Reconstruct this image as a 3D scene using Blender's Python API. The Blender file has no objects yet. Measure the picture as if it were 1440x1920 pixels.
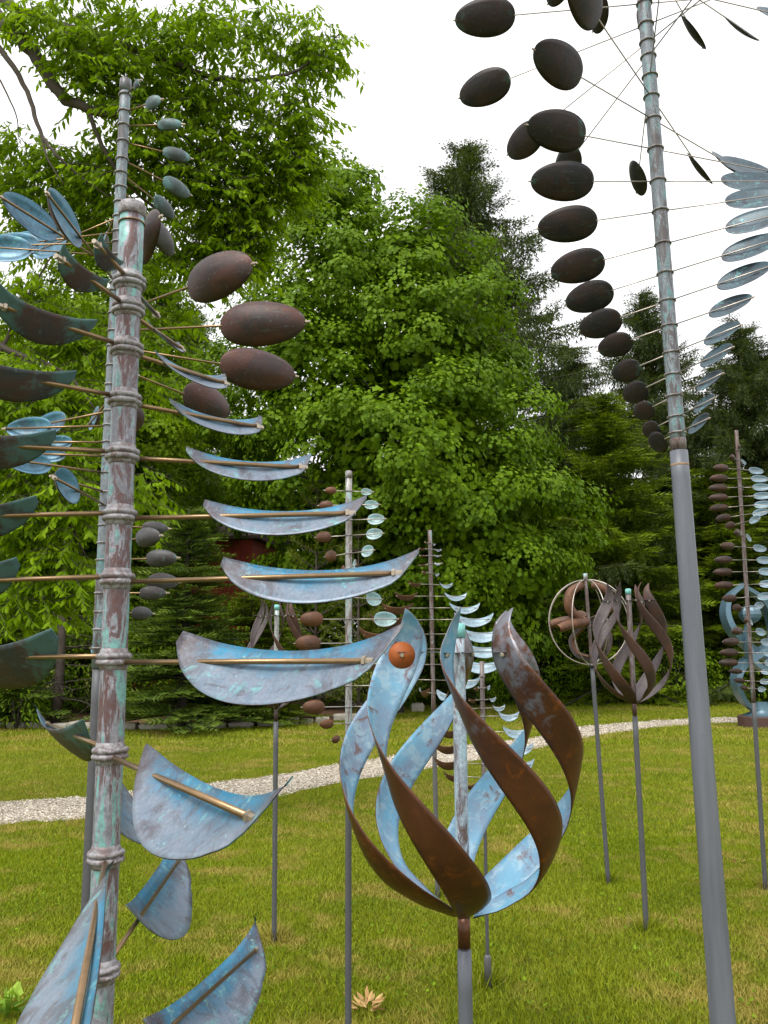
import bpy, math, random
import numpy as np
from mathutils import Vector, Matrix

# ------------------------------------------------------------------ camera, sky, sun, exposure
SC = bpy.context.scene
COL = SC.collection
FPX, CX, CY = 1553.0, 720.0, 960.0
PITCH, ROLL, EYE = math.radians(9.5), math.radians(0.3), 1.6
_r0 = Vector((1, 0, 0)); _u0 = Vector((0, -math.sin(PITCH), math.cos(PITCH)))
FWD = Vector((0, math.cos(PITCH), math.sin(PITCH)))
RIGHT = _r0 * math.cos(ROLL) - _u0 * math.sin(ROLL)
UP = _r0 * math.sin(ROLL) + _u0 * math.cos(ROLL)
CAM = Vector((0, 0, EYE))
cd = bpy.data.cameras.new('camera'); cam = bpy.data.objects.new('camera', cd); COL.objects.link(cam)
cd.sensor_fit = 'VERTICAL'; cd.sensor_height = 24.0; cd.lens = 24.0 * FPX / 1920.0
cd.clip_start = 0.05; cd.clip_end = 1500
M3 = Matrix((RIGHT, UP, -FWD)).transposed()
cam.matrix_world = Matrix.Translation(CAM) @ M3.to_4x4()
SC.camera = cam

SUN_EL, SUN_AZ = math.radians(58), math.radians(215)      # soft sun behind thin cloud, behind-left of the camera
W = bpy.data.worlds.new('World'); SC.world = W; W.use_nodes = True
nt = W.node_tree; nt.nodes.clear()
wo = nt.nodes.new('ShaderNodeOutputWorld')
sky = nt.nodes.new('ShaderNodeTexSky'); sky.sky_type = 'NISHITA'; sky.sun_disc = False
sky.sun_elevation = SUN_EL; sky.sun_rotation = SUN_AZ; sky.air_density = 1.0; sky.dust_density = 4.0
b1 = nt.nodes.new('ShaderNodeBackground'); b1.inputs[1].default_value = 0.07
nt.links.new(sky.outputs[0], b1.inputs[0])
b2 = nt.nodes.new('ShaderNodeBackground'); b2.inputs[0].default_value = (1.0, 0.99, 1.0, 1); b2.inputs[1].default_value = 0.82
mx = nt.nodes.new('ShaderNodeMixShader'); mx.inputs[0].default_value = 0.86     # closed bright cloud deck
nt.links.new(b1.outputs[0], mx.inputs[1]); nt.links.new(b2.outputs[0], mx.inputs[2]); nt.links.new(mx.outputs[0], wo.inputs[0])
sd = bpy.data.lights.new('sun', 'SUN'); sd.energy = 1.5; sd.angle = math.radians(24); sd.color = (1.0, 0.96, 0.88)
sun = bpy.data.objects.new('sun', sd); COL.objects.link(sun)
_sv = Vector((math.sin(SUN_AZ) * math.cos(SUN_EL), math.cos(SUN_AZ) * math.cos(SUN_EL), math.sin(SUN_EL)))
sun.rotation_euler = _sv.to_track_quat('Z', 'Y').to_euler(); sun.location = _sv * 60
SC.view_settings.view_transform = 'Standard'; SC.view_settings.look = 'None'
SC.view_settings.exposure = 1.05; SC.view_settings.gamma = 1.0; SC.view_settings.use_curve_mapping = False
SC.cycles.max_bounces = 4; SC.cycles.diffuse_bounces = 2; SC.cycles.glossy_bounces = 2; SC.cycles.transmission_bounces = 2; SC.cycles.transparent_max_bounces = 4

rng = np.random.default_rng(7); random.seed(7)

# ------------------------------------------------------------------ photograph -> place
def ray(px, py): return (FWD + RIGHT * ((px - CX) / FPX) - UP * ((py - CY) / FPX))
def at(px, py, Y):
    d = ray(px, py); return CAM + d * (Y / d.y)
def gp(px, py, z=0.0):
    d = ray(px, py); return CAM + d * ((z - EYE) / d.z)
def proj(p):
    v = Vector(p) - CAM; k = v.dot(FWD)
    return CX + FPX * v.dot(RIGHT) / k, CY - FPX * v.dot(UP) / k

# ------------------------------------------------------------------ objects
def tag(o, label=None, cat=None, group=None, kind=None):
    if label: o['label'] = label
    if cat: o['category'] = cat
    if group: o['group'] = group
    if kind: o['kind'] = kind
    return o
def empty(name, loc=(0, 0, 0)):
    o = bpy.data.objects.new(name, None); COL.objects.link(o); o.location = loc; o.empty_display_size = 0.1; return o
def link(name, me, parent=None):
    o = bpy.data.objects.new(name, me); COL.objects.link(o)
    if parent: o.parent = parent
    return o
def mesh(name, V, F, mats, fm=None, smooth=True, uv=None):
    me = bpy.data.meshes.new(name); me.from_pydata([tuple(v) for v in V], [], F)
    for m in (mats if isinstance(mats, (list, tuple)) else [mats]): me.materials.append(m)
    if fm is not None: me.polygons.foreach_set('material_index', fm)
    if smooth: me.polygons.foreach_set('use_smooth', [True] * len(F))
    if uv is not None:
        L = me.uv_layers.new(name='UVMap'); idx = np.zeros(len(me.loops), int); me.loops.foreach_get('vertex_index', idx)
        L.data.foreach_set('uv', np.asarray(uv, float)[idx].ravel())
    me.update(); return me
class MB:
    def __init__(s): s.V = []; s.F = []; s.M = []
    def add(s, V, F, m=0):
        k = len(s.V); s.V += [tuple(v) for v in V]; s.F += [tuple(i + k for i in f) for f in F]; s.M += [m] * len(F); return s
    def tube(s, pts, rad, n=10, caps=True, m=0):
        pts = [Vector(p) for p in pts]; k = len(pts)
        if not hasattr(rad, '__len__'): rad = [rad] * k
        V = []; prev = None
        for i, p in enumerate(pts):
            t = (pts[min(i + 1, k - 1)] - pts[max(i - 1, 0)]).normalized()
            a = prev if prev is not None else (Vector((0, 0, 1)) if abs(t.z) < .9 else Vector((1, 0, 0)))
            u = (a - t * a.dot(t)).normalized(); w = t.cross(u); prev = u
            V += [p + (u * math.cos(2 * math.pi * j / n) + w * math.sin(2 * math.pi * j / n)) * rad[i] for j in range(n)]
        F = [(i * n + j, i * n + (j + 1) % n, (i + 1) * n + (j + 1) % n, (i + 1) * n + j) for i in range(k - 1) for j in range(n)]
        if caps: F += [tuple(reversed(range(n))), tuple((k - 1) * n + j for j in range(n))]
        return s.add(V, F, m)
    def lathe(s, prof, n=20, m=0):      # prof: (r, z)
        return s.tube([(0, 0, z) for r, z in prof], [r for r, z in prof], n, True, m) if False else s._lathe(prof, n, m)
    def _lathe(s, prof, n, m):
        V = [(r * math.cos(2 * math.pi * j / n), r * math.sin(2 * math.pi * j / n), z) for r, z in prof for j in range(n)]; k = len(prof)
        F = [(i * n + j, i * n + (j + 1) % n, (i + 1) * n + (j + 1) % n, (i + 1) * n + j) for i in range(k - 1) for j in range(n)]
        F += [tuple(reversed(range(n))), tuple((k - 1) * n + j for j in range(n))]
        return s.add(V, F, m)
    def torus(s, R, r, z=0, n=22, k=8, wob=0.0, m=0):
        V = []
        for i in range(n):
            a = 2 * math.pi * i / n; rr = r * (1 + wob * math.sin(3 * a + z * 90) + wob * .7 * math.sin(7 * a + 1))
            for j in range(k):
                b = 2 * math.pi * j / k
                V.append(((R + rr * math.cos(b)) * math.cos(a), (R + rr * math.cos(b)) * math.sin(a), z + rr * math.sin(b)))
        F = [(i * k + j, ((i + 1) % n) * k + j, ((i + 1) % n) * k + (j + 1) % k, i * k + (j + 1) % k) for i in range(n) for j in range(k)]
        return s.add(V, F, m)
    def box(s, c, h, rz=0, m=0):
        c = Vector(c); R = Matrix.Rotation(rz, 3, 'Z')
        V = [c + R @ Vector((x * h[0], y * h[1], z * h[2])) for z in (-1, 1) for y in (-1, 1) for x in (-1, 1)]
        return s.add(V, [(0, 2, 3, 1), (4, 5, 7, 6), (0, 1, 5, 4), (2, 6, 7, 3), (0, 4, 6, 2), (1, 3, 7, 5)], m)
    def mesh(s, name, mats, smooth=True): return mesh(name, s.V, s.F, mats, s.M, smooth)
    def build(s, name, mats, parent=None, smooth=True): return link(name, s.mesh(name, mats, smooth), parent)

# ------------------------------------------------------------------ materials
class N:
    def __init__(s, name):
        s.m = bpy.data.materials.new(name); s.m.use_nodes = True; s.t = s.m.node_tree; s.t.nodes.clear()
        s.out = s.t.nodes.new('ShaderNodeOutputMaterial'); s.c = s.t.nodes.new('ShaderNodeTexCoord')
    def n(s, ty, **k):
        o = s.t.nodes.new('ShaderNode' + ty)
        for a, b in k.items(): setattr(o, a, b)
        return o
    def l(s, a, b): s.t.links.new(a, b)
    def val(s, x, i):
        if isinstance(x, (int, float)): i.default_value = x
        elif isinstance(x, (tuple, list)): i.default_value = tuple(x) + ((1,) if len(x) == 3 and len(i.default_value) == 4 else ())
        else: s.l(x, i)
    def coord(s, which='Object', scale=(1, 1, 1), rand=0.0):
        mp = s.n('Mapping'); s.l(s.c.outputs[which], mp.inputs[0]); mp.inputs['Scale'].default_value = scale
        if rand:
            oi = s.n('ObjectInfo'); cm = s.n('CombineXYZ')
            for k, f in enumerate((1.0, 1.7, 2.3)): s.l(s.math('MULTIPLY', oi.outputs['Random'], rand * f), cm.inputs[k])
            s.l(cm.outputs[0], mp.inputs['Location'])
        return mp.outputs[0]
    def noise(s, vec, scale, detail=4, rough=.55, dist=0.0):
        o = s.n('TexNoise'); s.l(vec, o.inputs['Vector']); o.inputs['Scale'].default_value = scale; o.inputs['Detail'].default_value = detail
        o.inputs['Roughness'].default_value = rough; o.inputs['Distortion'].default_value = dist; return o.outputs[0]
    def ramp(s, f, stops, interp='LINEAR'):
        o = s.n('ValToRGB'); s.l(f, o.inputs[0]); e = o.color_ramp; e.interpolation = interp
        while len(e.elements) < len(stops): e.elements.new(0.5)
        for q, (p, c) in zip(e.elements, stops):
            q.position = p; q.color = (c, c, c, 1) if isinstance(c, (int, float)) else tuple(c) + (1,)
        return o.outputs[0]
    def mix(s, f, a, b, mode='MIX'):
        o = s.n('MixRGB', blend_type=mode); s.val(f, o.inputs[0]); s.val(a, o.inputs[1]); s.val(b, o.inputs[2]); return o.outputs[0]
    def math(s, op, a, b=0.0, clamp=False):
        o = s.n('Math', operation=op, use_clamp=clamp); s.val(a, o.inputs[0]); s.val(b, o.inputs[1]); return o.outputs[0]
    def bsdf(s, col, rough=.6, metal=0.0, bump=None, bs=.3, bd=.01, spec=.5):
        o = s.n('BsdfPrincipled'); s.val(col, o.inputs['Base Color']); s.val(rough, o.inputs['Roughness']); s.val(metal, o.inputs['Metallic'])
        o.inputs['Specular IOR Level'].default_value = spec
        if bump is not None:
            b = s.n('Bump'); s.l(bump, b.inputs['Height']); b.inputs['Strength'].default_value = bs; b.inputs['Distance'].default_value = bd
            s.l(b.outputs[0], o.inputs['Normal'])
        return o.outputs[0]
    def done(s, sh): s.l(sh, s.out.inputs[0]); return s.m

def m_plain(name, col, rough=.6, metal=0., var=.25, sc=20, bs=.15):
    q = N(name); v = q.coord('Object', rand=7.0); f = q.noise(v, sc, 5)
    c = q.mix(f, tuple(x * (1 - var) for x in col), tuple(min(1, x * (1 + var)) for x in col))
    return q.done(q.bsdf(c, rough, metal, f, bs, .003))

def m_polecopper(name, brown, grey, teal, tealamt=.5, st=(11, 11, 2.6)):
    q = N(name); v = q.coord('Object', st, rand=9.0)
    a = q.noise(v, 1.9, 8, .68, .9); b = q.noise(v, 2.7, 8, .68, .7); f = q.noise(q.coord('Object', (1, 1, 1), 3.), 90, 4, .65)
    c = q.mix(q.ramp(a, [(.46, 0.), (.52, 1.)]), brown, grey)
    c = q.mix(q.ramp(b, [(tealamt - .005, 0.), (tealamt + .025, 1.)]), c, teal)
    c = q.mix(q.ramp(b, [(tealamt - .045, 0.), (tealamt - .02, .8), (tealamt, .8), (tealamt + .01, 0.)]), c, tuple(min(1, x * 1.55) for x in grey))
    c = q.mix(q.ramp(q.noise(v, 6.0, 6, .7), [(.60, 0.), (.66, .7)]), c, tuple(min(1, x * 1.7) for x in grey))
    c = q.mix(q.ramp(q.noise(v, 3.6, 7, .7, .5), [(.60, 0.), (.64, .9)]), c, tuple(x * .8 for x in brown))
    c = q.mix(q.ramp(f, [(.35, .6), (.6, 0.)]), c, tuple(x * .5 for x in grey))
    return q.done(q.bsdf(c, .5, .15, b, .35, .003))

def m_bladeblue(name, belly, blue, dark, speck=(.38, .68, .66), edgeblue=1.0, endd=1.0, metal=.2):
    q = N(name); uvn = q.n('UVMap'); sp = q.n('SeparateXYZ'); q.l(uvn.outputs[0], sp.inputs[0]); U, V_ = sp.outputs[0], sp.outputs[1]
    v = q.coord('Object', (1, 1, 1), 5.0); a = q.noise(v, 9, 6, .6, .5); b = q.noise(v, 22, 5, .6, .3); f = q.noise(v, 160, 3)
    up = q.math('ADD', q.math('MULTIPLY', V_, 1.0), q.math('MULTIPLY', q.math('SUBTRACT', a, .5), 1.0))
    c = q.mix(q.ramp(up, [(.42, 0.), (.78, edgeblue)]), belly, blue)
    c = q.mix(q.ramp(b, [(.42, 0.), (.62, .35)]), c, tuple(.6 * x + .4 * y for x, y in zip(belly, blue)))
    st = q.noise(q.coord('UV', (34, 2.2, 1), 5.0), 1.0, 5, .65, .2)                 # runs down the sheet
    c = q.mix(q.ramp(st, [(.48, 0.), (.70, .38)]), c, tuple(x * .55 for x in blue))
    e = q.math('ABSOLUTE', q.math('SUBTRACT', U, .52)); e = q.math('ADD', e, q.math('MULTIPLY', q.math('SUBTRACT', b, .5), .45))
    c = q.mix(q.math('MULTIPLY', q.ramp(e, [(.30, 0.), (.46, .9)]), endd), c, dark)
    c = q.mix(q.ramp(q.noise(v, 13, 8, .74, .8), [(.50, 0.), (.62, .75)]), c, dark)
    c = q.mix(q.ramp(q.noise(v, 19, 8, .75, .5), [(.57, 0.), (.62, .8)]), c, (.16, .40, .42))
    c = q.mix(q.ramp(q.noise(v, 30, 5, .7, .3), [(.60, 0.), (.70, .45)]), c, tuple(min(1, x * 1.4) for x in belly))
    c = q.mix(q.ramp(q.noise(v, 55, 5, .7), [(.66, 0.), (.70, .8)]), c, speck)
    c = q.mix(q.ramp(f, [(.35, .55), (.6, 0.)]), c, tuple(x * .6 for x in belly))
    return q.done(q.bsdf(c, .42, metal, q.math('ADD', b, q.math('MULTIPLY', f, .3)), .2, .002))

def m_bladebrown(name, brown, dark, teal, amt=.55, ends=.5, metal=.25):
    q = N(name); uvn = q.n('UVMap'); sp = q.n('SeparateXYZ'); q.l(uvn.outputs[0], sp.inputs[0]); U = sp.outputs[0]
    v = q.coord('Object', (1, 1, 1), 5.0); a = q.noise(v, 8, 6, .62, .6); b = q.noise(v, 26, 6, .65, .4); f = q.noise(v, 170, 3)
    c = q.mix(q.ramp(a, [(.38, 0.), (.62, 1.)]), dark, brown)
    e = q.math('ABSOLUTE', q.math('SUBTRACT', U, .5)); e = q.math('ADD', q.math('MULTIPLY', e, ends), q.math('MULTIPLY', b, .5)); e = q.math('ADD', e, q.math('MULTIPLY', a, .4))
    c = q.mix(q.ramp(e, [(amt, 0.), (amt + .09, .85)]), c, teal)
    c = q.mix(q.ramp(q.noise(v, 70, 6, .75, .3), [(.60, 0.), (.68, .6)]), c, tuple(min(1, x * 1.5) for x in teal))
    c = q.mix(q.ramp(q.noise(q.coord('UV', (3, 26, 1), 5.0), 1.0, 5, .65, .4), [(.58, 0.), (.70, .45)]), c, tuple(x * .9 for x in teal))
    b = q.math('ADD', b, q.math('MULTIPLY', a, 2.0))
    c = q.mix(q.math('MULTIPLY', f, .22), c, (.35, .35, .35), 'MULTIPLY')
    return q.done(q.bsdf(c, q.ramp(b, [(.3, .34), (.8, .56)]), metal, b, .25, .004))

M = {}
q = N('grey_post'); v = q.coord('Object', (14, 14, 1.1), 3.0); a = q.noise(v, 1.4, 5, .6, .2); b = q.noise(q.coord('Object', (1, 1, 1), 3.), 55, 4, .7)
c = q.mix(q.ramp(a, [(.35, 0.), (.65, 1.)]), (.108, .118, .142), (.150, .164, .195)); c = q.mix(q.ramp(b, [(.62, 0.), (.70, .5)]), c, (.10, .095, .095)); c = q.mix(q.ramp(q.noise(v, 4, 6, .7), [(.64, 0.), (.70, .5)]), c, (.27, .275, .285))
sp = q.n('SeparateXYZ'); q.l(q.c.outputs['Object'], sp.inputs[0]); dirt = q.math('ADD', sp.outputs[2], q.math('MULTIPLY', b, .18)); c = q.mix(q.ramp(dirt, [(.10, .75), (.22, 0.)]), c, (.10, .085, .05))
M['post'] = q.done(q.bsdf(c, q.ramp(a, [(.3, .38), (.7, .6)]), .1, b, .08, .002))
M['post_thin'] = m_plain('thin_post', (.088, .092, .102), .55, .2, .25, 30)
M['post_dark'] = m_plain('dark_post', (.12, .12, .125), .55, .3, .2, 30)
M['ring'] = m_polecopper('ring_copper', (.16, .12, .12), (.30, .29, .31), (.30, .42, .42), .62, (20, 20, 20))
M['brass'] = m_plain('brass_rod', (.25, .165, .09), .32, .8, .35, 40)
M['rodgrey'] = m_plain('pale_rod', (.45, .40, .36), .35, .7, .25, 40)
M['pole_near'] = m_polecopper('pole_near', (.115, .055, .050), (.225, .23, .27), (.19, .43, .41), .54)
M['pole_dark'] = m_polecopper('pole_dark', (.10, .085, .085), (.19, .22, .25), (.14, .30, .31), .55)
M['pole_brown'] = m_polecopper('pole_brown', (.10, .055, .045), (.19, .16, .16), (.17, .32, .33), .62)
M['pole_pale'] = m_polecopper('pole_pale', (.17, .12, .10), (.33, .33, .33), (.30, .50, .50), .52)
M['blue_near'] = m_bladeblue('blade_blue_near', (.205, .245, .31), (.014, .205, .36), (.070, .050, .054))
M['brown_near'] = m_bladebrown('blade_brown_near', (.095, .050, .046), (.048, .056, .064), (.085, .19, .205), .545, .5, .3)
M['blue_back'] = m_bladeblue('blade_blue_back', (.14, .29, .42), (.04, .21, .32), (.05, .06, .075), edgeblue=.8, endd=.7)
M['brown_back'] = m_bladebrown('blade_brown_back', (.105, .048, .038), (.052, .040, .040), (.12, .20, .20), .72, .5, .5)
M['teal_back'] = m_bladebrown('blade_teal_back', (.085, .085, .09), (.05, .042, .042), (.15, .23, .235), .60, .4)
M['teal_top'] = m_bladebrown('blade_teal_top', (.085, .125, .13), (.055, .065, .07), (.15, .30, .31), .54, .4)
M['blue_big'] = m_bladeblue('blade_blue_big', (.10, .145, .18), (.05, .09, .115), (.04, .04, .052), endd=.9)  # darker towards the upper edge: shading inside the dishes put into the colour
M['brown_big'] = m_bladebrown('blade_brown_big', (.036, .018, .015), (.011, .011, .014), (.04, .11, .10), .575, .3, .2)
M['pale_small'] = m_bladeblue('blade_pale_small', (.40, .56, .57), (.28, .50, .55), (.22, .29, .30), endd=.4, metal=.1)
M['rust_small'] = m_bladebrown('blade_rust_small', (.17, .07, .030), (.09, .04, .024), (.20, .28, .25), .76, .4, .2)
M['glass_small'] = m_bladeblue('blade_ice_small', (.30, .41, .49), (.22, .36, .46), (.15, .19, .22), endd=.4, metal=.1)
M['brown_small'] = m_bladebrown('blade_brown_small', (.09, .040, .028), (.045, .030, .026), (.10, .15, .16), .76, .4, .2)
M['bolt'] = m_plain('bolt', (.42, .36, .28), .35, .8, .3, 80)

# ------------------------------------------------------------------ wind sculptures
def smooth_interp(xs, ys, x):
    xs = np.asarray(xs, float); ys = np.asarray(ys, float); d = np.gradient(ys, xs)
    i = np.clip(np.searchsorted(xs, x) - 1, 0, len(xs) - 2); h = xs[i + 1] - xs[i]; t = (x - xs[i]) / h
    return ((2*t**3-3*t**2+1)*ys[i] + (t**3-2*t**2+t)*h*d[i] + (-2*t**3+3*t**2)*ys[i+1] + (t**3-t**2)*h*d[i+1])

def sheet(P, thick, ref, mats, name, close=None):
    """P: (nu, nv, 3) surface grid -> a thin solid; the face that looks along -ref gets material 0, the other material 1"""
    nu, nv, _ = P.shape
    du = np.gradient(P, axis=0); dv = np.gradient(P, axis=1); n = np.cross(du, dv); L = np.linalg.norm(n, axis=2, keepdims=True)
    good = L[..., 0] > 1e-9
    n = np.where(L > 1e-9, n / np.maximum(L, 1e-9), 0)
    for i in range(nu):                     # pinched rows borrow their neighbour's normal
        for j in range(nv):
            if not good[i, j]: n[i, j] = n[min(max(i, 1), nu - 2), min(max(j, 1), nv - 2)]
    ref = np.broadcast_to(ref, n.shape)
    flip = (n * ref).sum(axis=2).mean() > 0
    if flip: n = -n
    A = P + n * thick / 2; B = P - n * thick / 2
    V = np.concatenate([A.reshape(-1, 3), B.reshape(-1, 3)]); k = nu * nv; F = []; fm = []
    q = lambda i, j: i * nv + j
    for i in range(nu - 1):
        for j in range(nv - 1):
            a = (q(i, j), q(i + 1, j), q(i + 1, j + 1), q(i, j + 1))
            if flip: a = a[::-1]
            F.append(a); fm.append(0); F.append(tuple(x + k for x in a[::-1])); fm.append(1)
    edge = [q(i, 0) for i in range(nu)] + [q(nu - 1, j) for j in range(1, nv)] + [q(i, nv - 1) for i in range(nu - 2, -1, -1)] + [q(0, j) for j in range(nv - 2, 0, -1)]
    for a, b in zip(edge, edge[1:] + edge[:1]):
        f = (a, b, b + k, a + k); F.append(f if flip else f[::-1]); fm.append(len(mats) - 1)
    uu, vv = np.meshgrid(np.linspace(0, 1, nu), np.linspace(0, 1, nv), indexing='ij')
    uv = np.stack([uu.ravel(), vv.ravel()], 1); uv = np.concatenate([uv, uv])
    return mesh(name, V, F, mats, fm, True, uv)

_cache = {}
CRES_U = [0, .06, .17, .32, .48, .64, .80, .92, 1.0]
CRES_UP = [.105, .098, .082, .070, .064, .066, .078, .102, .128]
CRES_LO = [.055, -.018, -.092, -.145, -.162, -.145, -.100, -.036, .100]
def blade_mesh(kind, x0, L, W_, D, tau, hand, mats, thick=.0016, zs=1.0):
    key = (kind, round(x0, 4), round(L, 4), round(W_, 4), round(D, 4), round(tau, 3), hand, tuple(m.name for m in mats), round(zs, 3))
    if key in _cache: return _cache[key]
    nu, nv = (19, 9) if kind == 'oval' else (27, 9)
    e_up = np.array([0, hand * math.sin(tau), math.cos(tau)]); e_b = np.array([0, hand * math.cos(tau), -math.sin(tau)])
    s = np.linspace(0, 1, nu); v = np.linspace(-1, 1, nv)
    if kind == 'oval':
        u = .5 - .5 * np.cos(np.pi * (0.02 + .96 * s)); c = 2 * u - 1
        w = W_ * np.sqrt(np.maximum(1 - c * c, 0)) ** .92 * (1 - .12 * c)
        zc = w[:, None] * v[None, :]; bow = D * (1 - c * c)[:, None] * (1 - v * v)[None, :]
    else:
        u = s; up = smooth_interp(CRES_U, CRES_UP, u) * L * zs; up = up * (W_ / L if W_ else 1.0) + (smooth_interp(CRES_U, CRES_LO, u) * L * zs) * 0; lo = smooth_interp(CRES_U, CRES_LO, u) * L * zs
        t = (v + 1) / 2; zc = lo[:, None] * (1 - t)[None, :] + up[:, None] * t[None, :]
        b0 = D * (1 - ((u - .535) / .365) ** 2); bow = b0[:, None] - .9 * np.maximum(-zc, 0) ** 2 / max(L, .01)
    P = np.zeros((nu, nv, 3)); P[..., 0] = (x0 + u * L)[:, None]
    P += zc[..., None] * e_up + bow[..., None] * e_b
    me = sheet(P, thick, e_b, mats, 'blade'); _cache[key] = me; return me

class Twister:
    def __init__(s, name, label, p_low, p_top, Y, group=None, Ytop=None):
        P0 = at(p_low[0], p_low[1], Y); P1 = at(p_top[0], p_top[1], Ytop or Y); s.d = (P1 - P0).normalized()
        s.B = P0 - s.d * (P0.z / s.d.z); s.q = Vector((0, 0, 1)).rotation_difference(s.d)
        s.o = empty(name, s.B); s.o.rotation_mode = 'QUATERNION'; s.o.rotation_quaternion = s.q
        tag(s.o, label, 'wind sculpture', group)
    def h(s, py):
        a, b = -.5, 9.0
        for _ in range(50):
            m = (a + b) / 2
            w = s.B + s.d * m
            if (w - CAM).dot(FWD) > .2 and proj(w)[1] > py: a = m
            else: b = m
        return (a + b) / 2
    def polar(s, h, tip):
        c = s.B + s.d * h; r = ray(*tip); t = (c - CAM).dot(s.d) / r.dot(s.d); p = s.q.inverted() @ (CAM + r * t - c)
        return math.atan2(p.y, p.x), math.hypot(p.x, p.y)
    def tube(s, name, h0, h1, r0, r1, mat, n=20):
        mb = MB(); k = max(2, int((h1 - h0) / .12)); mb._lathe([(r0 + (r1 - r0) * i / k, h0 + (h1 - h0) * i / k) for i in range(k + 1)], n, 0)
        o = mb.build(name, mat, s.o); 
        md = o.data; return o
    def put(s, name, me, h, phi=0.0):
        o = link(name, me, s.o); o.location = (0, 0, h); o.rotation_euler = (0, 0, phi); return o
    def arm(s, h, phi, r, fin, both, hand, kind, wr, dr, tau, mats, rod_r, pr, ringmesh, rodmat, zs=1.0, off=0.0, bolt=True, thick=.0016, left=None):
        s.put('ring', ringmesh, h)
        for k, ph in enumerate([phi, phi + math.pi] if both else [phi]):
            rr = r if k == 0 or not left else r * left
            x0 = rr * fin; L = rr - x0; dz = -off if k == 0 else off
            key = ('rod', round(rr, 4), round(fin, 3), rod_r, pr, kind, rodmat.name)
            if key not in _cache:
                end = x0 + L * (.885 if kind == 'cres' else 1.012)
                mb = MB().tube([(pr * .7, 0, 0), (x0 + .02 * L, 0, 0), (end, 0, 0)], rod_r, 10 if rod_r > .0035 else 6)
                _cache[key] = mb.mesh('rod', rodmat)
            s.put('rod', _cache[key], h + dz, ph)
            bo = s.put('blade', blade_mesh(kind, x0, L, wr * L, dr * L, tau, hand, mats, thick, zs), h + dz, ph)
            if bolt:
                kb = ('bolt', round(rr, 4), rod_r, kind, round(fin, 3))
                if kb not in _cache:
                    e = x0 + L * (.88 if kind == 'cres' else 1.0)
                    _cache[kb] = MB().tube([(e, 0, 0), (e + rod_r * 1.2, 0, 0), (e + rod_r * 1.25, 0, 0), (e + rod_r * 4.0, 0, 0)], [rod_r * 1.7, rod_r * 1.7, rod_r * 1.15, rod_r * 1.0], 6).mesh('bolt', M['bolt'], False)
                b = link('bolt', _cache[kb], bo)

def ring_mesh(R, r, double=0.0, wob=0.0, mat=None):
    mb = MB()
    if double:
        mb.torus(R + r * .55, r, double, 28, 10, wob); mb.torus(R + r * .6, r, -double, 28, 10, wob)
        mb._lathe([(R, -3.6 * r), (R + r * .25, -2.6 * r), (R + r * .8, -1.2 * r), (R + r * .8, 1.2 * r), (R + r * .25, 2.6 * r), (R, 3.6 * r)], 24, 0)
    else:
        mb.torus(R + r * .4, r, 0, 22, 8, wob)
    return mb.mesh('ring', mat or M['ring'])

# ---- nearest twister on the left: wide crescent scoops
t1 = Twister('wind_twister', 'nearest blue-green copper twister with wide crescent scoops on a thick pole at left', (186, 1900), (248, 400), 1.72)
PR = .0265
t1.tube('pole', -.05, t1.h(384), PR, PR, M['pole_near'], 28)
hc = t1.h(384)
c_ = MB(); c_._lathe([(PR + .001, hc - .030), (PR + .0035, hc - .028), (PR + .0035, hc - .004), (PR + .001, hc), (PR * .6, hc + .002)], 28, 0); c_.build('cap', M['ring'], t1.o)
MB().torus(PR + .0015, .002, t1.h(420), 26, 8).build('band', M['brass'], t1.o)
rm1 = ring_mesh(PR, .0062, .0062, .10)
near = [  # ring y, rod end (x, y), inner fraction, blade height scale
    (530, (184, 466), .30, 1.5), (580, (338, 648), .36, 1.4), (655, (418, 713), .28, 1.5), (750, (480, 795), .31, 1.4),
    (853, (561, 871), .32, 1.3), (967, (650, 957), .34, 1.1), (1086, (737, 1069), .36, 1.1), (1236, None, .25, 1.2),
    (1412, (468, 1522), .30, 1.06), (1605, (139, 1925), .20, 1.0), (1820, (335, 1610), .25, 1.1), (2045, (478, 1778), .22, 1.15)]
for ry, tip, fin, zs in near:
    h = t1.h(ry)
    if tip: phi, r = t1.polar(h, tip)
    elif ry == 1236: phi, r = math.radians(-30), .60
    if ry == 1605: r = .93
    r = r / (1 - .115 * (1 - fin))
    print('near', ry, round(h, 3), round(math.degrees(phi), 1), round(r, 3))
    if ry == 530: phi += math.pi
    t1.arm(h, phi, r, fin, True, 1, 'cres', .30 if ry == 1605 else .62 if ry > 1400 else 1.0, .012 if ry == 1605 else .036 if ry > 1400 else .034, math.radians(40), [M['blue_near'], M['brown_near'], M['brown_near']], .0052, PR, rm1, M['brass'], zs, .0062, True, .002)

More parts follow.
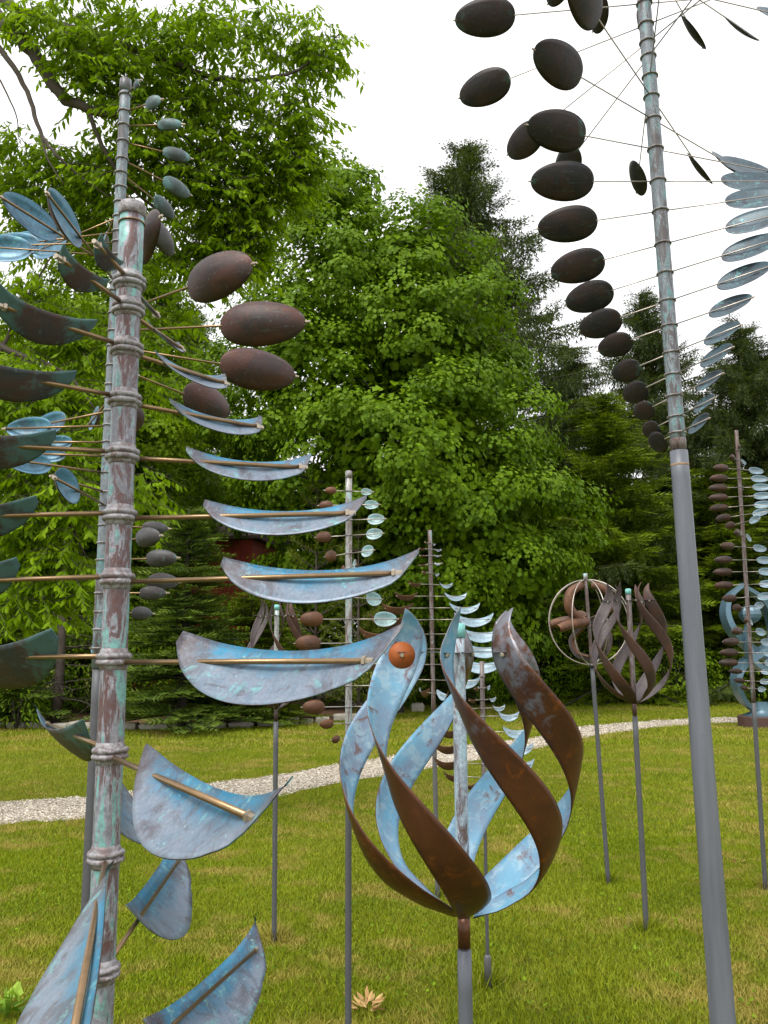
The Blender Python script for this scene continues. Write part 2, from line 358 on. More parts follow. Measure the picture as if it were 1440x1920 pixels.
# ---- second twister on the left, behind it: single-ended oval dishes
t2 = Twister('wind_twister', 'slender twister with single oval dishes spiralling up behind the nearest twister', (167, 1600), (236, 150), 2.9)
P2 = .0215
t2.tube('pole', t2.h(1252), t2.h(150), P2, .0195, M['pole_dark']); t2.tube('post', -.05, t2.h(1250), .0175, .0175, M['post_thin'])
MB()._lathe([(.0225, t2.h(172)), (.0225, t2.h(151)), (.016, t2.h(149.6))], 20, 0).build('cap', M['pole_dark'], t2.o)
rm2 = ring_mesh(.0205, .0036)
back = [(179, (262, 152)), (210, (302, 187)), (236, (341, 233)), (266, (357, 297)), (299, (356, 365)), (325, (327, 405)), (352, 82), (380, 118), (407, 148), (435, 168),
        (455, 178), (480, -170), (507, (4, 371)), (531, (90, 365)), (546, (301, 408)), (588, (474, 495)), (621, (573, 603)), (650, (553, 705)), (686, (430, 772)),
        (722, (282, 815)), (746, 120), (771, (62, 800)), (798, (12, 804)), (829, (82, 829)), (855, (60, 851)), (887, (8, 860)), (923, (100, 894)), (948, (104, 897)),
        (985, (291, 990)), (1018, -35), (1050, (332, 1046)), (1085, (334, 1092)), (1112, (310, 1112)), (1147, (268, 1150)), (1180, 70), (1215, 120)]
for i, (ry, tip) in enumerate(back):
    h = t2.h(ry)
    if isinstance(tip, tuple): phi, r = t2.polar(h, tip)
    else: phi, r = math.radians(tip), .40
    if 345 < ry < 500: r = .52
    if ry > 700: r = min(max(r, .22), .52 if ry < 950 else .30)
    r = min(r, .80); big = 480 < ry < 960
    if ry >= 1180: r = .13
    mt = M['brown_back'] if big else M['teal_top'] if ry < 345 else M['teal_back']
    t2.arm(h, phi, r, .56 if big else .58, False, -1, 'oval', .26 if r > .2 else .36, .13, math.radians(8), [M['blue_back'], mt, mt], .0042 if big else .0032, P2, rm2, M['brass'], 1, 0, True, .0018)

# ---- tall twister on the right: big dishes high against the sky
t3 = Twister('wind_twister', 'tallest twister with dark oval dishes high against the sky on a thick grey post', (1354, 1900), (1208, 8), 3.6)
hs = t3.h(846)
t3.tube('post', -.05, hs, .051, .0385, M['post'], 32)
MB()._lathe([(.0385, hs - .07), (.0396, hs - .068), (.0396, hs - .06), (.0385, hs - .058)], 32, 0).build('rust_band', m_plain('rust_band', (.30, .20, .13), .7, 0, .5, 60), t3.o)
t3.tube('pole', hs, t3.h(-420), .0335, .031, M['pole_dark'], 24)
MB()._lathe([(.0350, hs + .002), (.0350, hs + .055), (.0338, hs + .057)], 24, 0).build('collar', M['pole_brown'], t3.o)
rm3 = ring_mesh(.0330, .0050)
big = [(-330, 300), (-270, 284), (-215, 268), (-165, 250), (-120, 232), (-75, 214), (-32, (925, -30)), (7, (853, 38)), (47, (862, 184)), (80, (925, 312)), (107, (1043, 335)), (144, (1193, 362)), (182, (1066, -46)), (224, (1001, 93)),
       (280, (988, 234)), (340, (995, 340)), (396, (1008, 429)), (458, (1033, 513)), (513, (1061, 571)), (565, (1087, 621)), (612, (1122, 658)),
       (662, (1149, 706)), (703, (1169, 746)), (743, (1189, 779)), (782, (1206, 813)), (812, (1219, 836))]
for ry, tip in big:
    h = t3.h(ry)
    if isinstance(tip, tuple): phi, r = t3.polar(h, tip)
    else: phi, r = math.radians(tip), 1.0
    if ry == -32: phi, r = math.radians(196), .98
    print('big', ry, round(h, 3), round(math.degrees(phi), 1), round(r, 3))
    r = min(r, 1.06); small = r < .25
    t3.arm(h, phi, r, .42 if small else max(.5, 1 - .30 / r), True, 1, 'oval', .295 if not small else .38, .062, math.radians(31), [M['blue_big'], M['brown_big'], M['brown_big']], .0031, .033, rm3, M['rodgrey'], 1, 0, True, .0016)

# ---- small twisters
def spiral(t, rows, fin, kind, wr, dr, tau, mats, rod_r, pr, ringr, rodmat, hand=1, zs=1.0, bolt=True):
    rm = ring_mesh(pr, ringr)
    for ry, phi, r in rows:
        t.arm(t.h(ry), math.radians(phi), r, fin, True, hand, kind, wr, dr, math.radians(tau), mats, rod_r, pr, rm, rodmat, zs, 0, bolt, .0014)
t5 = Twister('wind_twister', 'small twister with rust and pale aqua dishes left of the large flame', (653, 1890), (654, 890), 3.7)
t5.tube('post', -.05, t5.h(1440), .0135, .0135, M['post_thin'], 16); t5.tube('pole', t5.h(1440), t5.h(884), .0148, .0148, M['pole_pale'], 16)
MB()._lathe([(.0158, t5.h(897)), (.0158, t5.h(884)), (.012, t5.h(883))], 16, 0).build('cap', M['pole_pale'], t5.o)
spiral(t5, [(921, 12, .108), (947, -4, .136), (975, -10, .165), (1004, -22, .165), (1038, -48, .17), (1066, -78, .18), (1094, -112 + 180, .20), (1120, 46, .21), (1161, 6, .215), (1206, 2, .235), (1245, -6, .235), (1286, 4, .215), (1325, 8, .20), (1356, 20, .13), (1383, 52, .11), (1405, 75, .075)],
       .52, 'oval', .33, .16, 10, [M['pale_small'], M['rust_small'], M['rust_small']], .0022, .0148, .0028, M['rodgrey'])
t6 = Twister('wind_twister', 'cone-shaped twister of slim crescent blades behind the large flame', (820, 1660), (806, 1000), 5.75)
t6.tube('post', -.05, t6.h(1350), .0155, .0155, M['post_dark'], 14); t6.tube('pole', t6.h(1350), t6.h(994), .0145, .0140, M['pole_brown'], 14)
spiral(t6, [(1019, 62, .085), (1030, 35, .10), (1042, 8, .075), (1058, -40, .10), (1075, 60, .13), (1096, 33, .19), (1118, 16, .265), (1140, 8, .345), (1162, 2, .43), (1189, -3, .50), (1217, -9, .52), (1246, -18, .50), (1275, -45, .42), (1300, -75, .30)],
       .36, 'cres', 0, .10, 28, [M['glass_small'], M['rust_small'], M['rust_small']], .0026, .0145, .0030, M['rodgrey'], 1, 1.15)
t7 = Twister('wind_twister', 'shortest twister with fishtail blades half hidden behind the large flame', (915, 1840), (904, 1270), 4.3)
t7.tube('post', -.05, t7.h(1500), .0085, .0085, M['post_thin'], 12); t7.tube('pole', t7.h(1500), t7.h(1240), .0125, .0120, M['pole_brown'], 12)
MB()._lathe([(.017, -.02), (.017, t7.h(1795)), (.013, t7.h(1790))], 12, 0).build('ground_sleeve', M['post_dark'], t7.o)
spiral(t7, [(1268, 80, .06), (1290, 60, .10), (1312, 40, .10), (1328, 22, .13), (1343, 8, .19), (1372, -2, .235), (1402, -8, .25), (1432, -10, .25), (1458, -20, .21), (1478, -50, .14), (1492, -80, .09)],
       .42, 'cres', 0, .12, 25, [M['glass_small'], M['rust_small'], M['rust_small']], .0020, .0125, .0026, M['rodgrey'], 1, 1.5)
t11 = Twister('wind_twister', 'slim twister with three waves of small brown and icy dishes at right edge', (1435, 1660), (1381, 815), 5.9)
t11.tube('post', -.05, t11.h(1318), .0150, .0150, M['post_thin'], 14); t11.tube('pole', t11.h(1318), t11.h(807), .0150, .0125, M['pole_brown'], 14)
ys11 = [844, 862, 880, 897, 914, 931, 949, 966, 980, 1004, 1026, 1050, 1072, 1096, 1120, 1138, 1164, 1184, 1204, 1224, 1243, 1259, 1277, 1291]
ph11 = [70, 46, 16, 2, -8, -16, -32, -58, -80, 52, 22, 0, -12, -34, -62, -85, 60, 36, 12, 0, -10, -34, -60, -80]
spiral(t11, [(y, p, .215 if 862 < y < 1250 else .15) for y, p in zip(ys11, ph11)], .40, 'oval', .22, .15, 14, [M['glass_small'], M['brown_small'], M['brown_small']], .0022, .0140, .0026, M['rodgrey'], 1, 1, False)

# ---- flame sculptures: six twisting ribbons
FY = [1143, 1165, 1195, 1235, 1300, 1350, 1400, 1450, 1500, 1550, 1600, 1650, 1690, 1714]
FR = [114, 101, 98, 112, 148, 178, 200, 212, 213, 202, 176, 130, 70, 20]
FA = [268, 262, 256, 252, 260, 270, 281, 292, 303, 313, 322, 331, 338, 345]
FD = [-108, -106, -102, -96, -80, -64, -47, -31, -18, -9, -3, 0, 0, 0]
FW = [1.5, 30, 52, 68, 70, 65, 62, 62, 64, 67, 69, 70, 62, 30]
def flame_ribbon(sc, wm=1.0):
    y = np.linspace(FY[0], FY[-1], 46); k = .001885 * sc
    R = smooth_interp(FY, FR, y) * k; A = np.radians(smooth_interp(FY, FA, y)); D = np.radians(smooth_interp(FY, FD, y)); w = smooth_interp(FY, FW, y) * k * wm * .5
    z = (FY[-1] - y) * k * .955
    C = np.stack([R * np.cos(A), R * np.sin(A), z], 1); T = np.gradient(C, axis=0); T /= np.linalg.norm(T, axis=1, keepdims=True)
    rad = np.stack([np.cos(A), np.sin(A), 0 * A], 1); N0 = rad - T * (rad * T).sum(1, keepdims=True); N0 /= np.linalg.norm(N0, axis=1, keepdims=True)
    B0 = np.cross(N0, T)
    Wd = np.cos(D)[:, None] * B0 - np.sin(D)[:, None] * N0; Nn = np.cross(T, Wd)
    sgn = np.sign((Nn[-12] * rad[-12]).sum()); Nn *= sgn            # Nn: the brown side
    v = np.linspace(-1, 1, 9)
    P = C[:, None, :] + Wd[:, None, :] * (w[:, None] * v[None, :])[..., None] - Nn[:, None, :] * (w[:, None] * .16 * (v * v)[None, :])[..., None]
    return P, Nn
def m_flame(name, outer):
    q = N(name); v = q.coord('Object', (1, 1, 1), 5.0); a = q.noise(v, 6, 6, .62, .6); b = q.noise(v, 22, 6, .66, .4); f = q.noise(v, 150, 3)
    sp = q.n('SeparateXYZ'); q.l(q.c.outputs['Object'], sp.inputs[0]); z = sp.outputs[2]
    if outer:
        c = q.mix(q.ramp(a, [(.35, 0.), (.65, 1.)]), (.070, .028, .016), (.125, .046, .019))
        c = q.mix(q.ramp(b, [(.56, 0.), (.70, .8)]), c, (.25, .075, .015))
        g = q.math('ADD', q.math('MULTIPLY', z, .26), q.math('MULTIPLY', q.noise(v, 16, 8, .72, .4), .38)); g = q.math('ADD', g, q.math('MULTIPLY', a, .20))
        c = q.mix(q.ramp(g, [(.672, 0.), (.73, .9)]), c, (.19, .205, .24))
    else:
        c = q.mix(q.ramp(a, [(.36, 0.), (.62, 1.)]), (.20, .27, .38), (.15, .40, .58))
        c = q.mix(q.ramp(b, [(.50, 0.), (.60, .7)]), c, (.33, .48, .57))
        c = q.mix(q.ramp(q.noise(v, 9, 7, .7, .9), [(.58, 0.), (.64, .85)]), c, (.16, .085, .075))
    c = q.mix(q.math('MULTIPLY', f, .25), c, (.4, .4, .4), 'MULTIPLY')
    return q.done(q.bsdf(c, .38 if outer else .5, .35 if outer else .1, b, .2, .003))
M['fl_out'] = m_flame('flame_rust', True); M['fl_in'] = m_flame('flame_blue', False)
M['fl_out2'] = m_bladebrown('flame_brown', (.10, .045, .030), (.055, .034, .028), (.10, .10, .105), .74, .3, .25)
M['fl_in2'] = m_bladebrown('flame_grey', (.12, .10, .105), (.075, .055, .055), (.20, .23, .26), .74, .3, .2)
M['orange'] = m_plain('orange_rust', (.34, .085, .012), .6, .1, .35, 70)

def flame(name, label, low, top, Y, sc, neck_py, mats, pole_mat, post_mat, pr, spin=0.0, disc=False, wm=1.0, group=None, rs=1.0):
    t = Twister(name, label, low, top, Y, group); h0 = t.h(neck_py); k = .001885 * sc
    P, Nn = flame_ribbon(sc, wm); P = P.copy(); P[..., :2] *= rs; P[..., 2] += h0
    for j in range(6):
        a = math.radians(60 * j + spin); c, s = math.cos(a), math.sin(a); R = np.array([[c, -s, 0], [s, c, 0], [0, 0, 1]])
        me = sheet(P @ R.T, .0028 * max(sc, .6), (Nn @ R.T)[:, None, :], mats, 'ribbon'); rb = link('ribbon', me, t.o)
        i = int(np.argmin(abs(np.linspace(FY[0], FY[-1], 46) - 1235))); p = P[i, 4] @ R.T; n = Nn[i] @ R.T
        p = Vector(p); n = Vector(n)
        MB().tube([p - n * .016 * sc, p - n * .009 * sc, p + n * .009 * sc, p + n * .014 * sc], [.007 * sc, .0095 * sc, .0095 * sc, .006 * sc], 6).build('bolt', M['bolt'], rb, False)
        if disc and j == 5:
            MB().tube([p - n * .004, p - n * .0085], .047, 28).build('rust_disc', M['orange'], rb)
    hb = h0 + (FY[-1] - 1228) * k * .955
    for j in range(3):
        a = math.radians(60 * j + spin + 252); x, y = math.cos(a), math.sin(a)
        MB().box((0, 0, hb + .002 * j * sc), (.225 * sc, .011 * sc, .0009), a).build('cross_bar', M['post_dark'], t.o, False)
    t.tube('pole', h0 - .005, h0 + (FY[-1] - 1172) * k * .955, pr, pr, pole_mat, 20)
    MB()._lathe([(pr * 1.12, h0 + (FY[-1] - 1198) * k * .955), (pr * 1.12, h0 + (FY[-1] - 1172) * k * .955), (pr * .8, h0 + (FY[-1] - 1170) * k * .955)], 20, 0).build('cap', M['teal_cap'], t.o)
    t.tube('sleeve', h0 - 56 * k, h0 - .004, pr * .92, pr * .92, mats[1], 16)
    MB()._lathe([(pr * .6, h0 - 60 * k), (pr * .6, h0 - 56 * k)], 12, 0).build('bearing', M['post_dark'], t.o)
    t.tube('post', -.05, h0 - 60 * k, pr * 1.02, pr * 1.02, post_mat, 20)
    return t
M['teal_cap'] = m_plain('teal_cap', (.20, .50, .48), .6, .1, .4, 50)
M['pole_flame'] = m_polecopper('pole_flame', (.13, .07, .055), (.36, .43, .50), (.40, .56, .64), .55, (9, 9, 2.2))
flame('flame_sculpture', 'large flame of six twisting ribbons, rust outside and pale blue inside', (872, 1850), (859, 1200), 3.0, 1.0, 1714, [M['fl_in'], M['fl_out'], M['fl_out']], M['pole_flame'], M['post'], .0235, 0, True)
flame('flame_sculpture', 'small brown flame sculpture right of the hooped sphere', (1212, 1740), (1180, 1150), 5.1, .70, 1318, [M['fl_in2'], M['fl_out2'], M['fl_out2']], M['pole_brown'], M['post_thin'], .0155, 25, False, .85, None, .84)
flame('flame_sculpture', 'small brown flame sculpture peeking out behind the lowest wide scoop', (514, 1755), (519, 1150), 4.95, .62, 1330, [M['fl_in2'], M['fl_out2'], M['fl_out2']], M['pole_pale'], M['post_thin'], .0140, 62, False, .60, None, .75)

# ---- hooped sphere
t9 = Twister('sphere_sculpture', 'hooped wire sphere sculpture with rusty gutter-shaped vanes', (1140, 1645), (1099, 1100), 6.06)
Rs = .305; hc = t9.h(1166)
t9.tube('post', -.05, hc - Rs - .015, .0155, .0155, M['post_thin'], 14); t9.tube('axle', hc - Rs - .02, hc + Rs + .02, .0125, .0125, M['pole_brown'], 14)
MB()._lathe([(.016, hc + Rs + .0), (.016, hc + Rs + .045), (.011, hc + Rs + .047)], 14, 0).build('cap', M['pole_pale'], t9.o)
MB()._lathe([(.030, hc - Rs - .012), (.030, hc - Rs + .006)], 14, 0).build('hub', M['post_dark'], t9.o)
for j in range(8):
    a = math.radians(10 + 45 * j); pts = [(Rs * math.sin(b) * math.cos(a), Rs * math.sin(b) * math.sin(a), hc + Rs * math.cos(b)) for b in np.linspace(.04, math.pi - .04, 40)]
    MB().tube(pts, .0034, 6).build('hoop', M['rodgrey'], t9.o)
VANES = [(184, [(.015, .005), (.10, .012), (.20, .006), (.295, -.012)], 1.35), (207, [(.015, .0), (.10, -.008), (.20, -.024), (.285, -.045)], 1.35), (196, [(.03, .27), (.13, .21), (.145, .10), (.06, .015)], .9),
    (12, [(.03, .27), (.14, .22), (.17, .11), (.05, .02)], -.9), (300, [(.02, -.26), (.13, -.22), (.17, -.10), (.05, -.01)], .5), (150, [(.02, -.27), (.12, -.23), (.15, -.12), (.05, -.02)], -.6), (35, [(.02, .0), (.12, .02), (.20, .01), (.28, -.02)], 1.2), (100, [(.02, .02), (.12, .05), (.20, .05), (.27, .03)], 1.0)]
for az, rz, roll in VANES:                                  # half-pipe vanes, curling from the axle out to the hoops
    a = math.radians(az); s_ = np.linspace(0, 1, 18); sp_ = np.linspace(0, 1, 4)
    rr_ = smooth_interp(sp_, [p[0] for p in rz], s_); zz_ = smooth_interp(sp_, [p[1] for p in rz], s_)
    Cc = np.stack([rr_ * math.cos(a), rr_ * math.sin(a), hc + zz_], 1)
    T = np.gradient(Cc, axis=0); T /= np.linalg.norm(T, axis=1, keepdims=True)
    s0 = np.array([-math.sin(a), math.cos(a), 0]); n0 = np.cross(T, s0)
    nrm = n0 * math.cos(roll) + s0 * math.sin(roll); side = s0 * math.cos(roll) - n0 * math.sin(roll)
    wv = .036 * (.55 + .45 * np.sin(np.pi * np.clip(.12 + .80 * s_, 0, 1)) ** .6); th = np.linspace(-1.5, 1.5, 11)
    Pp = Cc[:, None, :] + wv[:, None, None] * (np.sin(th)[None, :, None] * side[:, None, :] + (np.cos(th)[None, :, None]) * nrm[:, None, :])
    link('vane', sheet(Pp, .0018, nrm[:, None, :], [M['fl_in2'], M['rust_small'], M['rust_small']], 'vane'), t9.o)

# ---- blue steel loops on a round plinth, far right
M['steel'] = m_plain('blue_steel_paint', (.085, .155, .205), .38, .2, .2, 6)
M['rust'] = m_plain('rusty_plinth', (.075, .040, .032), .8, .1, .4, 14)
sY = 17.2; bc = gp(1432, 1362); so = empty('loop_sculpture', bc); tag(so, 'blue steel sculpture of curling loops on a round rusty plinth', 'sculpture')
def sl(px, py, dy=0.): 
    p = at(px, py, bc.y + dy); return p - bc
def band(name, pts, w, parent):
    pts = [np.array(p) for p in pts]; s = np.linspace(0, 1, len(pts)); u = np.linspace(0, 1, 44)
    C = np.stack([smooth_interp(s, [p[k] for p in pts], u) for k in range(3)], 1); T = np.gradient(C, axis=0); T /= np.linalg.norm(T, axis=1, keepdims=True)
    y = np.array([0, 1., 0]); nn = np.cross(T, y); nn /= np.linalg.norm(nn, axis=1, keepdims=True)
    ww = w * (.35 + .65 * np.sin(np.pi * np.clip(u, .04, .96)) ** .6)
    V = []; 
    for c, n, a in zip(C, nn, ww):
        for sx, sy in ((-1, -1), (1, -1), (1, 1), (-1, 1)): V.append(c + n * a * sx * .32 + y * a * sy)
    k = len(C); F = [(i * 4 + j, i * 4 + (j + 1) % 4, (i + 1) * 4 + (j + 1) % 4, (i + 1) * 4 + j) for i in range(k - 1) for j in range(4)] + [(3, 2, 1, 0), tuple((k - 1) * 4 + j for j in range(4))]
    return link(name, mesh(name, V, F, M['steel'], None, False), parent)
band('steel_loop', [sl(1392, 1097), sl(1366, 1120, -.1), sl(1360, 1152, -.2), sl(1376, 1188, -.2), sl(1404, 1214), sl(1440, 1236, .2), sl(1480, 1270, .2), sl(1476, 1310), sl(1440, 1340)], .20, so)
band('steel_loop', [sl(1388, 1096), sl(1425, 1122, .1), sl(1445, 1160, .2), sl(1450, 1200, .1), sl(1420, 1226), sl(1392, 1246, -.1), sl(1380, 1275, -.2), sl(1392, 1312, -.1), sl(1424, 1340)], .20, so)
band('steel_loop', [sl(1404, 1160), sl(1400, 1200, -.3), sl(1412, 1240, -.35), sl(1440, 1255, -.3), sl(1470, 1240, -.1), sl(1490, 1190), sl(1470, 1130)], .16, so)
mb = MB(); mb.add(*(lambda n, k: ([(.20 * math.sin(math.pi * i / k) * math.cos(2 * math.pi * j / n) * (1 + .15 * (j % 2)), .20 * math.sin(math.pi * i / k) * math.sin(2 * math.pi * j / n) * (1 + .15 * (j % 2)), .20 * math.cos(math.pi * i / k)) for i in range(k + 1) for j in range(n)],
    [(i * n + j, (i + 1) * n + j, (i + 1) * n + (j + 1) % n, i * n + (j + 1) % n) for i in range(k) for j in range(n)]))(12, 8))
hub = mb.build('petal_hub', M['steel'], so, False); hub.location = sl(1406, 1152)
MB()._lathe([(.46, .20), (.16, .34), (.12, .5)], 20, 0).build('foot', M['steel'], so)
MB()._lathe([(.62, -.03), (.62, .0), (.50, .004), (.50, .20), (.47, .22)], 40, 0).build('plinth', M['rust'], so, False)

# ------------------------------------------------------------------ scattered geometry (leaves, needles, grass, pebbles)
def cloud(name, tv, tf, pos, ax, sd, size, mat, parent=None, var=None, width=None, smooth=False):
    """copies of a small template (tv: k x 3 in along / side / up; tf: faces) joined into one mesh"""
    tv = np.asarray(tv, float); n = len(pos); k = len(tv)
    ax = ax / np.maximum(np.linalg.norm(ax, axis=1, keepdims=True), 1e-9)
    sd = sd - ax * (sd * ax).sum(1, keepdims=True); sd = sd / np.maximum(np.linalg.norm(sd, axis=1, keepdims=True), 1e-9)
    up = np.cross(ax, sd); size = np.broadcast_to(np.asarray(size, float), (n,)); width = size if width is None else np.broadcast_to(np.asarray(width, float), (n,))
    V = pos[:, None, :] + (ax[:, None, :] * tv[None, :, 0:1]) * size[:, None, None] + (sd[:, None, :] * tv[None, :, 1:2] + up[:, None, :] * tv[None, :, 2:3]) * width[:, None, None]
    lens = np.array([len(f) for f in tf]); flat = np.concatenate([np.array(f) for f in tf])
    loops = (flat[None, :] + (np.arange(n) * k)[:, None]).ravel(); tot = np.tile(lens, n); st = np.concatenate([[0], np.cumsum(tot)[:-1]])
    me = bpy.data.meshes.new(name); me.vertices.add(n * k); me.vertices.foreach_set('co', V.astype(np.float32).ravel())
    me.loops.add(len(loops)); me.loops.foreach_set('vertex_index', loops.astype(np.int32))
    me.polygons.add(len(tot)); me.polygons.foreach_set('loop_start', st.astype(np.int32)); me.polygons.foreach_set('loop_total', tot.astype(np.int32))
    if smooth: me.polygons.foreach_set('use_smooth', np.ones(len(tot), bool))
    a = me.attributes.new('var', 'FLOAT', 'POINT'); var = rng.random(n) if var is None else var
    a.data.foreach_set('value', np.repeat(var, k).astype(np.float32))
    me.materials.append(mat); me.update(calc_edges=True); me.validate()
    return link(name, me, parent) if parent is not False else me
def rdir(n):
    v = rng.normal(size=(n, 3)); return v / np.linalg.norm(v, axis=1, keepdims=True)
def m_leaf(name, lo, hi, trans=.35, tcol=None, rough=.55, spec=.18):
    q = N(name); a = q.n('Attribute', attribute_name='var'); oi = q.n('ObjectInfo')
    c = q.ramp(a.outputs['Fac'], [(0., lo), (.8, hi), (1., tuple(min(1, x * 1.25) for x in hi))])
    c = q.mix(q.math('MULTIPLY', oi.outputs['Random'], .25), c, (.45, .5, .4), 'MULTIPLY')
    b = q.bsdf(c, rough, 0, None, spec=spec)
    t = q.n('BsdfTranslucent'); q.l(q.mix(1.0, c, tcol or (1.0, 1.0, .55), 'MULTIPLY'), t.inputs[0])
    m = q.n('MixShader'); m.inputs[0].default_value = trans; q.l(b, m.inputs[1]); q.l(t.outputs[0], m.inputs[2])
    return q.done(m.outputs[0])
MAPLE = ([(0, 0, 0), (.08, .44, .06), (.30, .25, .03), (.50, .47, .06), (.98, .02, -.09), (.52, -.47, .06), (.30, -.25, .03), (.06, -.43, .06)], [(0, 4, 3, 2, 1), (0, 7, 6, 5, 4)])
LANCE = ([(0, 0, 0), (.35, .17, .035), (.72, .11, .03), (1, 0, -.06), (.72, -.11, .03), (.35, -.17, .035)], [(0, 3, 2, 1), (0, 5, 4, 3)])
OVALL = ([(0, 0, 0), (.3, .26, .05), (.7, .22, .04), (1, 0, -.08), (.7, -.22, .04), (.3, -.26, .05)], [(0, 3, 2, 1), (0, 5, 4, 3)])
def feather(k=3, w=.5):
    V = []; F = []
    for i in range(k):
        x = i / k; l = w * (1 - .5 * x); b = len(V)
        V += [(x, 0, 0), (x + .45 / k, 0, .02), (x + 1.25 / k, l, -.1), (x + 1.25 / k, -l, -.1)]; F += [(b, b + 1, b + 2), (b, b + 3, b + 1)]
    b = len(V); V += [(.80, .06, 0), (.80, -.06, 0), (1.15, 0, 0)]; F += [(b, b + 1, b + 2)]
    return V, F
FEATHER = feather()

M['bark'] = m_plain('bark', (.075, .060, .048), .9, 0, .5, 12, .8)
M['bark_dark'] = m_plain('bark_dark', (.035, .030, .026), .9, 0, .5, 9, .8)
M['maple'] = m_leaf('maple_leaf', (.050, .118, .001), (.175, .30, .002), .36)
M['ash'] = m_leaf('ash_leaf', (.11, .215, .002), (.27, .43, .004), .52)
M['maple2'] = m_leaf('maple_leaf_light', (.085, .165, .002), (.22, .35, .004), .40)
M['spruce'] = m_leaf('spruce_needle', (.032, .054, .013), (.105, .142, .030), .2)
M['bluespruce'] = m_leaf('blue_spruce_needle', (.050, .105, .018), (.17, .25, .032), .2)
M['hemlock'] = m_leaf('hemlock_needle', (.048, .090, .003), (.165, .235, .008), .25)
M['pine'] = m_leaf('pine_needle', (.085, .135, .008), (.21, .27, .02), .28)
M['shrub'] = m_leaf('shrub_leaf', (.085, .165, .004), (.21, .34, .010), .4)

# ---- broadleaf crown: domed clumps of leaves over a union of ellipsoids
def crown_points(ells, n_per_m2, clump=(.45, .85), fr=(.66, 1.06), keep=.55):
    out = []
    E = [(np.array(c, float), np.array(r, float)) for c, r in ells]
    for i, (c, r) in enumerate(E):
        area = 4 * math.pi * ((r[0]*r[1])**1.6/3 + (r[0]*r[2])**1.6/3 + (r[1]*r[2])**1.6/3) ** (1 / 1.6); n = int(area * n_per_m2)
        d = rdir(n); f = rng.uniform(fr[0], fr[1], n); p = c + d * r * f[:, None]
        ok = np.ones(n, bool)
        for j, (c2, r2) in enumerate(E):
            if j != i: ok &= (((p - c2) / r2) ** 2).sum(1) > keep
        out.append(np.concatenate([p[ok], (d / r / np.linalg.norm(d / r, axis=1, keepdims=True))[ok]], 1))
    return np.concatenate(out)
def broadleaf(ells, n_per_m2, leaves, lsize, tmpl, mat, parent, clump=(.45, .85), flat=.5, name='crown', fr=(.66, 1.06), keep=.55):
    CP = crown_points(ells, n_per_m2, fr=fr, keep=keep); n = len(CP); c = np.repeat(CP[:, :3], leaves, 0); o = np.repeat(CP[:, 3:], leaves, 0)
    R = np.repeat(rng.uniform(clump[0], clump[1], n), leaves)[:, None]; cv = np.repeat(rng.random(n), leaves)
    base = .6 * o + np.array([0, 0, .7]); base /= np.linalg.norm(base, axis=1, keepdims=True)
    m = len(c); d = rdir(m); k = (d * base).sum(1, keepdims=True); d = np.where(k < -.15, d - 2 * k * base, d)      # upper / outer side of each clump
    tips = np.repeat(rng.random((n, 1)) * 6.28, leaves, 0); lob = 1 + .28 * np.sin(5 * np.arctan2(d[:, 1:2], d[:, 0:1]) + tips)
    p = c + d * R * lob * np.array([1, 1, flat]) * rng.uniform(.72, 1.0, (m, 1)) + rng.normal(size=(m, 3)) * .04
    nrm = base * .55 + d * .9 + rng.normal(size=(m, 3)) * .28; nrm /= np.linalg.norm(nrm, axis=1, keepdims=True)
    ax = d * np.array([1, 1, .3]) + o * .4 + np.array([0, 0, -.55]) + rng.normal(size=(m, 3)) * .4
    ax -= nrm * (ax * nrm).sum(1, keepdims=True); side = np.cross(nrm, ax)
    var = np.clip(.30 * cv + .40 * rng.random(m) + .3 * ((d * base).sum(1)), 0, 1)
    ob = cloud(name, tmpl[0], tmpl[1], p, ax, side, lsize * rng.uniform(.7, 1.25, m), mat, parent, var); tag(ob, kind='stuff'); return ob
def limb(mb, pts, r0, r1, n=9, sub=5):
    pts = np.array([tuple(p) for p in pts], float); s = np.linspace(0, 1, len(pts)); u = np.linspace(0, 1, (len(pts) - 1) * sub + 1)
    C = np.stack([smooth_interp(s, pts[:, k], u) for k in range(3)], 1); C[1:-1] += rng.normal(size=(len(C) - 2, 3)) * r0 * .12
    mb.tube([tuple(c) for c in C], [r0 + (r1 - r0) * a for a in u], n)
def broad_trunk(parent, h, r, spread, n=9, mat=None):
    mb = MB(); limb(mb, [(0, 0, -.2), (.05, 0, h * .3), (-.05, .1, h * .65), (0, 0, h)], r, r * .25, 12); mb.build('trunk', mat or M['bark_dark'], parent)
    mb = MB()
    for i in range(n):
        a = 2.4 * i + rng.uniform(-.3, .3); z0 = h * (.18 + .6 * i / n); L = spread * (1 - .45 * i / n)
        limb(mb, [(0, 0, z0), (.4 * L * math.cos(a), .4 * L * math.sin(a), z0 + .22 * L), (.95 * L * math.cos(a), .95 * L * math.sin(a), z0 + .35 * L)], r * .4, r * .06, 7)
    tag(mb.build('limbs', mat or M['bark_dark'], parent))
def pe(px, py, rx, ry, Y, dy=0., depth=1.0):          # an ellipsoid seen at a pixel, in metres
    k = Y / FPX * 1.02; p = at(px, py, Y + dy); return p, (rx * k, rx * k * depth, ry * k)

